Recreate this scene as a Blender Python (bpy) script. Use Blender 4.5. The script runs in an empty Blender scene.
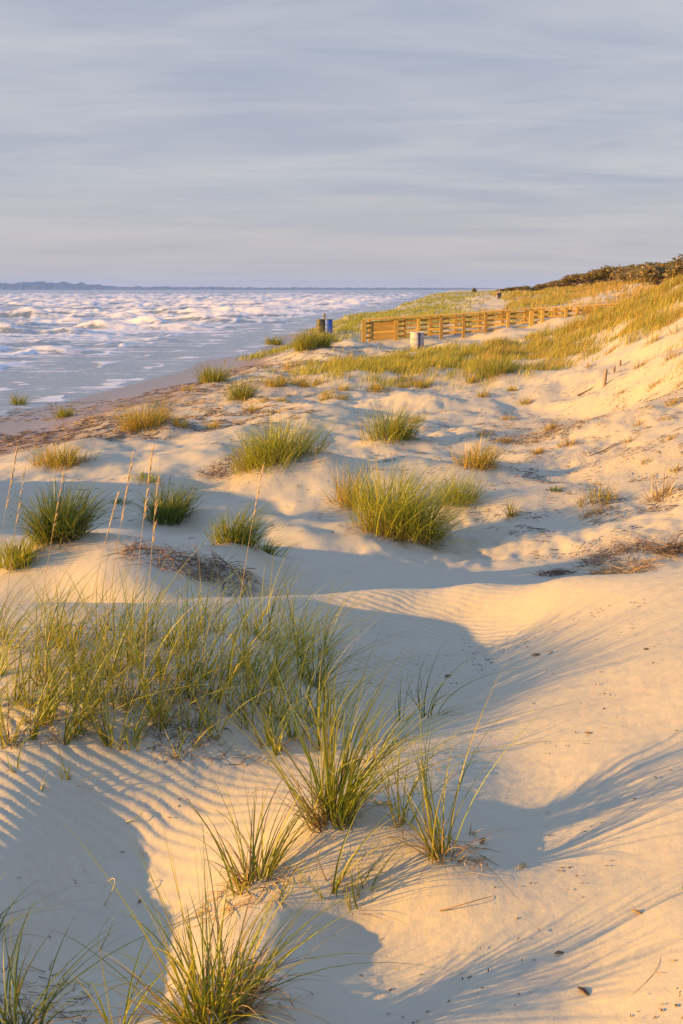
import bpy, bmesh, math, random
import numpy as np
from mathutils import Vector

random.seed(7)
rng = np.random.default_rng(11)
SC = bpy.context.scene
COL = SC.collection
R = math.radians

# ------------------------------------------------------------------ camera model
F, W2, H2, HORIZON = 1138.0, 341.5, 512.0, 289.0
PITCH = math.atan((H2 - HORIZON) / F)
CAMZ = 4.2                       # camera height above the water (water is z = 0)
SUN_EL, SUN_DIR = R(9.0), np.array([0.976, 0.218])      # light travels this way over the ground


def ray(px, py):
    dx, dy = (px - W2) / F, (H2 - py) / F
    c, s = math.cos(PITCH), math.sin(PITCH)
    return np.array([dx, c + dy * s, -s + dy * c])


def at_y(px, py, Y):
    d = ray(px, py)
    return d * (Y / d[1])


def at_z(px, py, z):
    d = ray(px, py)
    return d * (z / d[2])


# ------------------------------------------------------------------ noise
def _hash(ix, iy, seed):
    h = (ix.astype(np.int64) * 374761393 + iy.astype(np.int64) * 668265263 + seed * 1442695041) & 0xFFFFFFFF
    h = ((h ^ (h >> 13)) * 1274126177) & 0xFFFFFFFF
    return (h ^ (h >> 16)) & 0xFFFFFFFF


def perlin(x, y, seed=0):
    x = np.asarray(x, float); y = np.asarray(y, float)
    x0 = np.floor(x); y0 = np.floor(y)
    fx, fy = x - x0, y - y0
    u = fx * fx * fx * (fx * (fx * 6 - 15) + 10)
    v = fy * fy * fy * (fy * (fy * 6 - 15) + 10)

    def g(ox, oy):
        a = _hash(x0 + ox, y0 + oy, seed) * (2 * math.pi / 4294967296.0)
        return np.cos(a) * (fx - ox) + np.sin(a) * (fy - oy)
    a = g(0, 0); b = g(1, 0); c = g(0, 1); d = g(1, 1)
    return ((a + (b - a) * u) * (1 - v) + (c + (d - c) * u) * v) * 1.4


def fbm(x, y, seed=0, octv=3, gain=.5):
    t = 0; a = 1.0; n = 0
    for i in range(octv):
        t = t + a * perlin(x * 2 ** i + 17.3 * i, y * 2 ** i - 9.1 * i, seed + i)
        n += a; a *= gain
    return t / n * 1.3


def sstep(a, b, x):
    t = np.clip((x - a) / (b - a), 0, 1)
    return t * t * (3 - 2 * t)


# ------------------------------------------------------------------ terrain (heights relative to the camera)
CZ = [  # pixel x, pixel y, height
    (0, 1024, -2.42), (120, 1024, -2.5), (215, 1024, -2.28), (330, 1024, -2.36), (450, 1024, -2.26), (580, 1024, -2.2), (683, 1024, -2.05),
    (0, 930, -2.47), (100, 930, -2.59), (175, 930, -2.48), (265, 930, -2.28), (350, 930, -2.38), (480, 930, -2.26), (683, 930, -2.05),
    (0, 850, -2.40), (110, 850, -2.5), (210, 850, -2.40), (290, 850, -2.27), (345, 830, -2.17), (440, 850, -2.19), (525, 840, -2.25), (600, 840, -2.18), (683, 840, -2.08),
    (0, 770, -2.27), (110, 770, -2.31), (230, 770, -2.33), (330, 760, -2.3), (430, 765, -2.22), (510, 770, -2.26), (590, 770, -2.15), (683, 770, -2.05),
    (0, 705, -2.2), (110, 705, -2.17), (220, 705, -2.18), (300, 705, -2.36), (380, 700, -2.58), (455, 700, -2.44), (530, 700, -2.19), (683, 700, -2.0),
    (0, 650, -2.12), (110, 650, -2.12), (200, 650, -2.11), (250, 655, -2.2), (310, 650, -2.44), (400, 650, -2.55), (490, 650, -2.49), (555, 645, -2.24), (683, 640, -1.96),
    (0, 605, -2.31), (110, 605, -2.27), (200, 605, -2.22), (258, 606, -2.28), (330, 612, -2.5), (400, 615, -2.525), (465, 616, -2.50), (512, 630, -2.455),
    (300, 594, -2.44), (380, 590, -2.42), (470, 586, -2.34), (560, 579, -2.2), (683, 567, -2.0),
    (0, 572, -2.62), (100, 578, -2.5), (180, 573, -2.52), (250, 575, -2.62),
    (0, 530, -2.98), (120, 535, -3.05), (200, 535, -2.88), (300, 530, -3.12), (450, 530, -3.28), (560, 535, -3.2), (683, 530, -2.8),
    (0, 480, -3.15), (150, 480, -3.1), (300, 480, -3.05), (450, 480, -3.0), (560, 480, -2.98), (640, 480, -2.75),
    (0, 440, -3.38), (150, 440, -3.25), (300, 440, -3.05), (450, 440, -2.97), (560, 440, -2.85), (640, 440, -2.6),
    (0, 400, -3.9), (100, 400, -3.72), (200, 400, -3.42), (300, 400, -3.2), (450, 400, -2.98), (560, 400, -2.8),
    (150, 370, -3.95), (230, 370, -3.6), (300, 370, -3.3), (400, 370, -2.95), (500, 370, -2.78), (570, 370, -2.6),
    (250, 345, -3.85), (300, 345, -3.5), (362, 343, -2.95), (430, 345, -2.78), (500, 345, -2.5), (560, 345, -2.3),
]
CY = [  # pixel x, pixel y, distance
    (683, 440, 17.5), (683, 400, 21), (683, 370, 24.5), (683, 345, 27.5), (683, 320, 32), (683, 300, 39), (683, 283, 50),
    (630, 400, 25), (630, 372, 30), (630, 348, 36), (630, 325, 43), (630, 303, 58), (630, 286, 74),
    (590, 385, 30), (590, 350, 42), (590, 325, 55), (560, 322, 59), (480, 335, 60), (420, 340, 60.5), (364, 341, 61),
    (570, 304, 70), (540, 305, 80), (600, 296, 78), (600, 288, 95), (560, 291, 120), (530, 297, 140), (530, 292, 180),
    (499, 304.5, 167), (497, 311, 95), (500, 307.5, 130), (450, 304, 180), (420, 311, 130), (380, 320, 100), (352, 328, 85), (470, 297, 240), (400, 319, 92), (480, 293, 350), (470, 290.5, 900),
    (515, 292, 260), (683, 285, 85), (683, 281, 110), (324, 334, 71), (600, 284.5, 160), (683, 279, 190),
]
CW = [  # world x, y, height
    (-4, 2.5, -2.3), (-2.2, 4.0, -2.27), (-2.3, 4.9, -2.55), (-3.2, 5.0, -2.50), (-3.4, 3.6, -2.3), (-3.2, 6.6, -2.33), (-5, 6.5, -2.3), (-6, 9.8, -2.55), (-5.6, 11.6, -2.42), (-5.9, 13.6, -2.25), (-6.6, 16.2, -2.4), (-7.8, 19, -2.75), (-8, 13, -2.6), (-12, 24, -3.75), (0, -4, -2.0), (-4, -5, -2.2), (5, -4, -1.7),  # includes an unseen bank at far left, raised to shade the left middle ground
    (3.0, 3, -1.75), (4.5, 6, -1.6), (5, 9, -1.6), (7.5, 13, -1.7), (10, 19, -1.1), (15, 27, -.2), (22, 38, .7), (35, 55, 1.2), (60, 90, 1.4), (100, 170, 1.5), (220, 400, 1.5), (700, 1200, 1.5), (2000, 3500, 1.5),
    (1.2, 10.6, -3.0), (2.6, 10.8, -2.95), (4.0, 11.2, -2.75), (0.0, 10.4, -2.98), (-.9, 10.2, -2.85),
    (400, 3500, -2.5), (-2.2, 9.5, -2.75), (-3.4, 8.6, -2.6),
]
CREST = [(300, 594, -2.44), (380, 590, -2.42), (470, 586, -2.34), (560, 579, -2.2), (683, 567, -2.0)]
for a, b, c in CREST:
    q = at_z(a, b, c)
    CW.append((q[0] * 1.07, q[1] * 1.07, q[2] * 1.07 - .10)); CW.append((q[0] * 1.16, q[1] * 1.16, q[2] * 1.16 - .26))
_P = [at_z(a, b, c) for a, b, c in CZ] + [at_y(a, b, c) for a, b, c in CY] + [np.array(p, float) for p in CW]
_P = np.array(_P)
_O = 8.0


def _uv(x, y):
    yy = np.maximum(y, -6.5) + _O
    return x / yy, np.log(yy)


def _tps_fit():
    u, v = _uv(_P[:, 0], _P[:, 1])
    n = len(u)
    r2 = (u[:, None] - u) ** 2 + (v[:, None] - v) ** 2
    K = .5 * r2 * np.log(r2 + 1e-12) + np.eye(n) * 6e-5
    A = np.zeros((n + 3, n + 3)); A[:n, :n] = K
    A[:n, n] = 1; A[:n, n + 1] = u; A[:n, n + 2] = v
    A[n:, :n] = A[:n, n:].T
    b = np.zeros(n + 3); b[:n] = _P[:, 2]
    return u, v, np.linalg.solve(A, b)


_CU, _CV, _CO = _tps_fit()
_GU = np.linspace(-1.45, 1.45, 330); _GV = np.linspace(.35, 8.6, 720)


def _table():
    out = np.empty((len(_GV), len(_GU)))
    for i, v in enumerate(_GV):
        r2 = (_GU[:, None] - _CU) ** 2 + (v - _CV) ** 2
        out[i] = (.5 * r2 * np.log(r2 + 1e-12)) @ _CO[:-3] + _CO[-3] + _CO[-2] * _GU + _CO[-1] * v
    return out


_TB = _table()


def _cub(t):
    return [(-t ** 3 + 2 * t ** 2 - t) / 2, (3 * t ** 3 - 5 * t ** 2 + 2) / 2, (-3 * t ** 3 + 4 * t ** 2 + t) / 2, (t ** 3 - t ** 2) / 2]


def base_height(x, y):
    x = np.atleast_1d(np.asarray(x, float)); y = np.atleast_1d(np.asarray(y, float))
    u, v = _uv(x, y)
    fu = (np.clip(u, -1.4, 1.4) - _GU[0]) / (_GU[1] - _GU[0]); fv = (np.clip(v, .37, 8.55) - _GV[0]) / (_GV[1] - _GV[0])
    iu = np.clip(fu.astype(int), 1, len(_GU) - 3); iv = np.clip(fv.astype(int), 1, len(_GV) - 3)
    cu, cv = _cub(fu - iu), _cub(fv - iv)
    out = 0
    for j in range(4):
        row = 0
        for i in range(4):
            row = row + cu[i] * _TB[iv + j - 1, iu + i - 1]
        out = out + cv[j] * row
    return out


_SY = np.array([-50, 20, 37.6, 47, 74, 100, 126, 180, 284, 500, 1100, 4000.])
_SX = np.array([-14, -12, -11.3, -10.6, -7.3, -5.2, -3.5, 4, 17, 40, 100, 380.])


def shore_x(y):
    return np.interp(y, _SY, _SX) + .8 * perlin(y / 9.0, y * 0 + 3.3, 5) * np.clip(y / 40, 0, 3)


MOUNDS = []      # x, y, height, radius


def ground(x, y, mounds=True, fine=False):
    x = np.atleast_1d(np.asarray(x, float)); y = np.atleast_1d(np.asarray(y, float))
    z = np.clip(base_height(x, y), -6, 3.0)
    far = sstep(9.5, 14, y)
    near = 1 - far
    amp = .31 * far * sstep(1600, 200, y)
    z += amp * fbm(x / 2.7 + .25 * y / 2.7, y / 4.8, 21, 3) + .06 * far * fbm(x / .9, y / 1.2, 31, 3) * sstep(150, 50, y)
    z += .028 * near * fbm(x / .9, y / .9, 41, 2)
    hill = sstep(.5, 5, x - (2.5 + .23 * y)) * sstep(14, 20, y) * sstep(90, 50, y)
    z += hill * .26 * fbm((x + y * .5) / 1.3, (y - x * .5) / 3.5, 51, 3)
    if mounds:
        for mx, my, mh, mr in MOUNDS:
            ex = x - mx; ey = y - my
            al = ex * SUN_DIR[0] + ey * SUN_DIR[1]
            m = (np.abs(ex) < mr * 4) & (np.abs(ey) < mr * 4)
            if m.any():
                a = al[m]; q = ex[m] ** 2 + ey[m] ** 2 - a * a
                s = np.where(a > 0, 1.35, .9)
                z[m] += mh * np.exp(-(a * a / (s * s) + q) / (mr * mr))
    d = x - shore_x(y)
    span = 4 + np.clip(y, 0, 60) * .06 - np.clip(y - 60, 0, 60) * .05
    beach = -CAMZ + .07 * np.where(d < 0, d, d * .45)
    w = sstep(1.0, 1.0 + span, d)
    z = np.maximum(beach, -9) * (1 - w) + np.maximum(z, beach) * w
    if fine:
        mask = rip_mask(x, y)
        k = rip_phase(x, y)
        s = np.sin(k)
        z += mask * .0085 * (s + .25 * np.cos(2 * k)) + (1 - mask) * near * .0034 * np.sin(rip_phase2(x, y)) * (.5 + .5 * perlin(x / .5, y / .5, 77))
        z += .0025 * near * fbm(x / .09, y / .09, 61, 2)
        track = sstep(.02, .30, fbm(x / 3.0, y / 5, 88, 3) + .05 + .12 * sstep(.1, .3, x / (y + 8))) * far * sstep(70, 30, y) * sstep(-6, -1, x)
        z += track * .075 * fbm(x / .6, y / .75, 91, 3, .65)
    return z


def rip_phase(x, y):
    wx = .11 * perlin(x / .8, y / .8, 71) + .03 * perlin(x / .25, y / .25, 72)
    return 2 * math.pi * ((x * .60 + y * .80) + wx) / .068


def rip_phase2(x, y):
    wx = .08 * perlin(x / .7, y / .7, 73) + .02 * perlin(x / .2, y / .2, 74)
    return 2 * math.pi * ((x * -.28 + y * .96) + wx) / .075


_RL = at_z(90, 815, -2.5); _RH = at_z(410, 655, -2.6); _RK = at_z(300, 770, -2.4)


def rip_mask(x, y):
    a = np.exp(-(((x - _RL[0]) / .85) ** 2 + ((y - _RL[1]) / .95) ** 2) ** 1.5)
    b = np.exp(-(((x - _RH[0]) / .9) ** 2 + ((y - _RH[1]) / 1.2) ** 2) ** 1.5)
    c = np.exp(-(((x - _RK[0]) / .6) ** 2 + ((y - _RK[1]) / .4) ** 2)) * .4
    return np.clip(np.maximum(np.maximum(a, b), c) * (.75 + .5 * perlin(x / .6, y / .6, 75)), 0, 1)


def hit(px, py, lift=0.0, lo=2.2, hi=900.0):
    """the ground point seen at a pixel of the photograph"""
    d = ray(px, py)
    ys = np.geomspace(lo, hi, 1400)
    pts = np.outer(ys / d[1], d)
    gap = pts[:, 2] - (ground(pts[:, 0], pts[:, 1], mounds=False) + lift)
    i = np.argmax(gap <= 0) if (gap <= 0).any() else len(ys) - 1
    if i > 0 and gap[i] <= 0:
        t = gap[i - 1] / (gap[i - 1] - gap[i])
        return pts[i - 1] + (pts[i] - pts[i - 1]) * t
    return pts[i]


def gz(x, y):
    return float(ground(x, y)[0])


# ------------------------------------------------------------------ materials
def new_mat(name):
    m = bpy.data.materials.new(name); m.use_nodes = True
    nt = m.node_tree
    for n in list(nt.nodes):
        if n.type not in ('OUTPUT_MATERIAL', 'BSDF_PRINCIPLED'):
            nt.nodes.remove(n)
    return m, nt, nt.nodes.get('Principled BSDF') or next(n for n in nt.nodes if n.type == 'BSDF_PRINCIPLED')


def nd(nt, t, **kw):
    n = nt.nodes.new(t)
    for k, v in kw.items():
        if k in n.inputs:
            n.inputs[k].default_value = v
        else:
            setattr(n, k, v)
    return n


def mixrgb(nt, fac, a, b, blend='MIX'):
    n = nt.nodes.new('ShaderNodeMix'); n.data_type = 'RGBA'; n.blend_type = blend
    for sock, val in ((n.inputs[0], fac), (n.inputs[6], a), (n.inputs[7], b)):
        if hasattr(val, 'links') or isinstance(val, bpy.types.NodeSocket):
            nt.links.new(val, sock)
        elif isinstance(val, (int, float)):
            sock.default_value = val
        else:
            sock.default_value = (*val, 1) if len(val) == 3 else val
    return n.outputs[2]


def ramp(nt, src, stops):
    n = nt.nodes.new('ShaderNodeValToRGB')
    el = n.color_ramp.elements
    while len(el) < len(stops):
        el.new(.5)
    for e, (p, c) in zip(el, stops):
        e.position = p
        e.color = (c, c, c, 1) if isinstance(c, (int, float)) else (*c, 1)
    nt.links.new(src, n.inputs[0])
    return n.outputs[0]


def pos_noise(nt, scale, detail=4, rough=.55, scl=(1, 1, 1)):
    g = nt.nodes.new('ShaderNodeNewGeometry')
    mp = nd(nt, 'ShaderNodeMapping'); mp.inputs['Scale'].default_value = scl
    nt.links.new(g.outputs['Position'], mp.inputs[0])
    n = nd(nt, 'ShaderNodeTexNoise'); n.inputs['Scale'].default_value = scale
    n.inputs['Detail'].default_value = detail; n.inputs['Roughness'].default_value = rough
    nt.links.new(mp.outputs[0], n.inputs['Vector'])
    return n.outputs[0]


def obj_noise(nt, scale, detail=4, rough=.55, scl=(1, 1, 1)):
    g = nt.nodes.new('ShaderNodeTexCoord')
    mp = nd(nt, 'ShaderNodeMapping'); mp.inputs['Scale'].default_value = scl
    nt.links.new(g.outputs['Object'], mp.inputs[0])
    n = nd(nt, 'ShaderNodeTexNoise'); n.inputs['Scale'].default_value = scale
    n.inputs['Detail'].default_value = detail; n.inputs['Roughness'].default_value = rough
    nt.links.new(mp.outputs[0], n.inputs['Vector'])
    return n.outputs[0]


def attr(nt, name, out='Fac'):
    a = nd(nt, 'ShaderNodeAttribute'); a.attribute_name = name
    return a.outputs[out]


def mathn(nt, op, a, b=None):
    n = nt.nodes.new('ShaderNodeMath'); n.operation = op
    for s, v in zip(n.inputs, (a, b)):
        if v is None:
            continue
        if isinstance(v, (int, float)):
            s.default_value = v
        else:
            nt.links.new(v, s)
    return n.outputs[0]


def bump(nt, src, strength, dist):
    b = nd(nt, 'ShaderNodeBump'); b.inputs['Strength'].default_value = strength; b.inputs['Distance'].default_value = dist
    nt.links.new(src, b.inputs['Height'])
    return b.outputs[0]


def sand_material():
    m, nt, p = new_mat('sand')
    big = pos_noise(nt, .5, 4)
    c = mixrgb(nt, big, (.325, .287, .188), (.385, .343, .228))
    grain = pos_noise(nt, 160, 3, .7)
    c = mixrgb(nt, ramp(nt, grain, [(.35, 0), (.7, 1)]), c, mixrgb(nt, .5, c, (.45, .40, .275)))
    streak = pos_noise(nt, 3.0, 5, .65, (.35, 2.2, 1))
    c = mixrgb(nt, mathn(nt, 'MULTIPLY', ramp(nt, streak, [(.52, 0), (.72, 1)]), .35), c, (.31, .255, .19))
    speck = pos_noise(nt, 26, 4, .7)
    lit = attr(nt, 'litter')
    sp = ramp(nt, mathn(nt, 'ADD', speck, mathn(nt, 'MULTIPLY', mathn(nt, 'SUBTRACT', lit, .5), .5)), [(.56, 0), (.66, 1)])
    c = mixrgb(nt, mathn(nt, 'MULTIPLY', sp, .75), c, (.20, .145, .09))
    wet = attr(nt, 'wet')
    wn = pos_noise(nt, .9, 5, .6, (.5, 1.0, 1))
    wf = ramp(nt, mathn(nt, 'ADD', wet, mathn(nt, 'MULTIPLY', mathn(nt, 'SUBTRACT', wn, .5), .7)), [(.3, 0), (.62, 1)])
    c = mixrgb(nt, wf, c, (.20, .15, .105))
    nt.links.new(c, p.inputs['Base Color'])
    rr = nd(nt, 'ShaderNodeMapRange'); rr.inputs[3].default_value = .95; rr.inputs[4].default_value = .35
    nt.links.new(ramp(nt, wet, [(.6, 0), (.95, 1)]), rr.inputs[0]); nt.links.new(rr.outputs[0], p.inputs['Roughness'])
    p.inputs['Specular IOR Level'].default_value = .25
    h = mathn(nt, 'ADD', mathn(nt, 'MULTIPLY', pos_noise(nt, 14, 5, .65), 1.0), mathn(nt, 'MULTIPLY', grain, .12))
    rough = mathn(nt, 'MULTIPLY', mathn(nt, 'MULTIPLY', pos_noise(nt, 4.2, 6, .68, (1, .8, 1)), mathn(nt, 'ADD', lit, .12)), 4.0)
    nt.links.new(bump(nt, mathn(nt, 'ADD', h, rough), .34, .02), p.inputs['Normal'])
    return m


def blade_material():
    m, nt, p = new_mat('grass_blade')
    nt.nodes.remove(p)
    out = next(n for n in nt.nodes if n.type == 'OUTPUT_MATERIAL')
    col = attr(nt, 'tint', 'Color')
    d = nd(nt, 'ShaderNodeBsdfDiffuse'); t = nd(nt, 'ShaderNodeBsdfTranslucent'); g = nd(nt, 'ShaderNodeBsdfGlossy')
    g.inputs['Roughness'].default_value = .42
    g.inputs['Color'].default_value = (.5, .5, .5, 1)
    nt.links.new(col, d.inputs[0]); nt.links.new(mixrgb(nt, .4, col, (.42, .36, .015)), t.inputs[0])
    a = nd(nt, 'ShaderNodeMixShader'); a.inputs[0].default_value = .38
    nt.links.new(d.outputs[0], a.inputs[1]); nt.links.new(t.outputs[0], a.inputs[2])
    b = nd(nt, 'ShaderNodeMixShader'); b.inputs[0].default_value = .06
    nt.links.new(a.outputs[0], b.inputs[1]); nt.links.new(g.outputs[0], b.inputs[2])
    nt.links.new(b.outputs[0], out.inputs[0])
    return m


def simple_material(name, c0, c1, scale=8, rough=.8, scl=(1, 1, 1), bmp=.3, metal=0):
    m, nt, p = new_mat(name)
    n = obj_noise(nt, scale, 5, .6, scl)
    nt.links.new(mixrgb(nt, ramp(nt, n, [(.3, 0), (.7, 1)]), c0, c1), p.inputs['Base Color'])
    p.inputs['Roughness'].default_value = rough; p.inputs['Metallic'].default_value = metal
    nt.links.new(bump(nt, n, bmp, .01), p.inputs['Normal'])
    return m


def tint_material(name, rough=.9):
    m, nt, p = new_mat(name)
    nt.links.new(attr(nt, 'tint', 'Color'), p.inputs['Base Color'])
    p.inputs['Roughness'].default_value = rough
    return m


M_SAND = sand_material()
M_BLADE = blade_material()
def wood_material():
    m, nt, p = new_mat('weathered_wood')
    oi = nt.nodes.new('ShaderNodeObjectInfo')
    n = obj_noise(nt, 5, 6, .65, (.5, 3, 3))
    v = mathn(nt, 'ADD', mathn(nt, 'MULTIPLY', n, .7), mathn(nt, 'MULTIPLY', oi.outputs['Random'], .45))
    c = mixrgb(nt, ramp(nt, v, [(.3, 0), (.8, 1)]), (.25, .15, .028), (.47, .31, .06))
    g = obj_noise(nt, 1.3, 4, .6)
    c = mixrgb(nt, mathn(nt, 'MULTIPLY', ramp(nt, g, [(.5, 0), (.7, 1)]), .3), c, (.27, .20, .12))
    nt.links.new(c, p.inputs['Base Color']); p.inputs['Roughness'].default_value = .8
    return m


M_WOOD = wood_material()
M_OLDWOOD = simple_material('weathered_wood', (.27, .165, .035), (.44, .29, .075), 6, .8, (1, 1, 1))
M_POSTWOOD = simple_material('grey_driftwood', (.16, .115, .075), (.30, .23, .16), 14, .9)
M_DEBRIS = tint_material('dry_debris')


# ------------------------------------------------------------------ mesh helpers
def mesh_from(name, v, faces, mat, smooth=True, tint=None, attrs=None):
    """faces: (n, k) index array (k = 3 or 4)"""
    me = bpy.data.meshes.new(name)
    v = np.asarray(v, np.float32); faces = np.asarray(faces, np.int32)
    n, k = faces.shape
    me.vertices.add(len(v)); me.vertices.foreach_set('co', v.ravel())
    me.loops.add(n * k); me.loops.foreach_set('vertex_index', faces.ravel())
    me.polygons.add(n)
    me.polygons.foreach_set('loop_start', np.arange(0, n * k, k, dtype=np.int32))
    me.polygons.foreach_set('loop_total', np.full(n, k, np.int32))
    me.polygons.foreach_set('use_smooth', np.full(n, smooth))
    if tint is not None:
        a = me.attributes.new('tint', 'FLOAT_COLOR', 'POINT')
        c = np.ones((len(v), 4), np.float32); c[:, :3] = tint
        a.data.foreach_set('color', c.ravel())
    for key, arr in (attrs or {}).items():
        a = me.attributes.new(key, 'FLOAT', 'POINT')
        a.data.foreach_set('value', np.asarray(arr, np.float32).ravel())
    me.update(calc_edges=True); me.validate()
    me.materials.append(mat)
    return me


def link(name, me, parent=None, loc=None):
    o = bpy.data.objects.new(name, me); COL.objects.link(o)
    if parent is not None:
        o.parent = parent
    if loc is not None:
        o.location = loc
    return o


def tag(o, label=None, cat=None, group=None, kind=None):
    for k, v in (('label', label), ('category', cat), ('group', group), ('kind', kind)):
        if v:
            o[k] = v
    return o


def empty(name, loc, label, cat, group=None):
    o = link(name, None, None, loc)
    o.empty_display_size = .1
    return tag(o, label, cat, group)


def grid_faces(nr, nc):
    i = np.arange(nr - 1)[:, None] * nc + np.arange(nc - 1)[None, :]
    i = i.ravel()
    return np.stack([i, i + 1, i + nc + 1, i + nc], 1)


def blade_arrays(base, phi, th0, bend, length, width, tint, seg=6, power=1.3, fold=True, wind=0.0, tipdark=None):
    """curved tapering leaves; every argument is one value per leaf"""
    n = len(base)
    s = np.linspace(0, 1, seg + 1)
    th = th0[:, None] + bend[:, None] * s[None, :] ** power
    mid = (th[:, 1:] + th[:, :-1]) / 2
    dl = length[:, None] / seg
    hx = np.cumsum(np.sin(mid) * dl, 1); hz = np.cumsum(np.cos(mid) * dl, 1)
    hx = np.concatenate([np.zeros((n, 1)), hx], 1); hz = np.concatenate([np.zeros((n, 1)), hz], 1)
    cx = base[:, 0:1] + hx * np.cos(phi)[:, None]
    cy = base[:, 1:2] + hx * np.sin(phi)[:, None]
    cz = base[:, 2:3] + hz
    if np.ndim(wind) or wind:
        w = np.asarray(wind).reshape(-1, 1) * length[:, None] * s[None, :] ** 2
        cx = cx + w * .95; cy = cy + w * .25
    wd = (width[:, None] * np.clip((1 - s) ** .75, .04, 1) * np.clip(.75 + s * 1.2, 0, 1)) / 2
    tw = phi[:, None] + rng.normal(0, .7, (n, 1)) + s[None, :] * rng.normal(0, .6, (n, 1))
    sx, sy = -np.sin(tw), np.cos(tw)
    L = np.stack([cx - sx * wd, cy - sy * wd, cz], -1)
    Rr = np.stack([cx + sx * wd, cy + sy * wd, cz], -1)
    if fold:
        nx = np.cos(tw)
        Mv = np.stack([cx + np.cos(tw) * wd * .5, cy + np.sin(tw) * wd * .5, cz - wd * .2], -1)
        V = np.stack([L, Mv, Rr], 2); k = 3
    else:
        V = np.stack([L, Rr], 2); k = 2
    V = V.reshape(n, (seg + 1) * k, 3)
    f = []
    for i in range(seg):
        for j in range(k - 1):
            f.append([i * k + j, i * k + j + 1, (i + 1) * k + j + 1, (i + 1) * k + j])
    f = np.array(f)
    Fc = (f[None] + (np.arange(n) * (seg + 1) * k)[:, None, None]).reshape(-1, 4)
    T = np.repeat(np.asarray(tint)[:, None, :], (seg + 1) * k, 1)
    return V.reshape(-1, 3), Fc, T.reshape(-1, 3)


def join_arrays(parts):
    V, Fa, T, o = [], [], [], 0
    for v, f, t in parts:
        V.append(v); Fa.append(f + o); T.append(t); o += len(v)
    return np.concatenate(V), np.concatenate(Fa), np.concatenate(T)


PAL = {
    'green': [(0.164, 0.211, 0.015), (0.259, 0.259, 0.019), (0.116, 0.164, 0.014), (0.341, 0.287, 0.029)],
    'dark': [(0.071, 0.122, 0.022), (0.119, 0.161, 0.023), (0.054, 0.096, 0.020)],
    'yellow': [(0.409, 0.301, 0.030), (0.290, 0.248, 0.022), (0.502, 0.326, 0.060)],
    'bright': [(0.265, 0.287, 0.020), (0.362, 0.326, 0.030), (0.195, 0.233, 0.018)],
    'gold': [(0.450, 0.287, 0.050), (0.362, 0.241, 0.040), (0.275, 0.213, 0.030), (0.500, 0.333, 0.090)],
    'wrack': [(.10, .065, .04), (.06, .04, .028), (.16, .10, .06), (.30, .22, .11), (.22, .15, .08)],
    'straw': [(0.414, 0.292, 0.120), (0.345, 0.220, 0.080), (0.483, 0.363, 0.170), (0.276, 0.165, 0.060)],
    'brown': [(.17, .10, .055), (.22, .135, .07), (.13, .075, .04), (.27, .17, .09)],
}


def tints(n, names):
    c = np.array(sum((PAL[k] for k in names), []))
    t = c[rng.integers(0, len(c), n)]
    return np.clip(t * rng.normal(1, .16, (n, 1)) * rng.normal(1, .05, (n, 3)), .01, .7)


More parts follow.
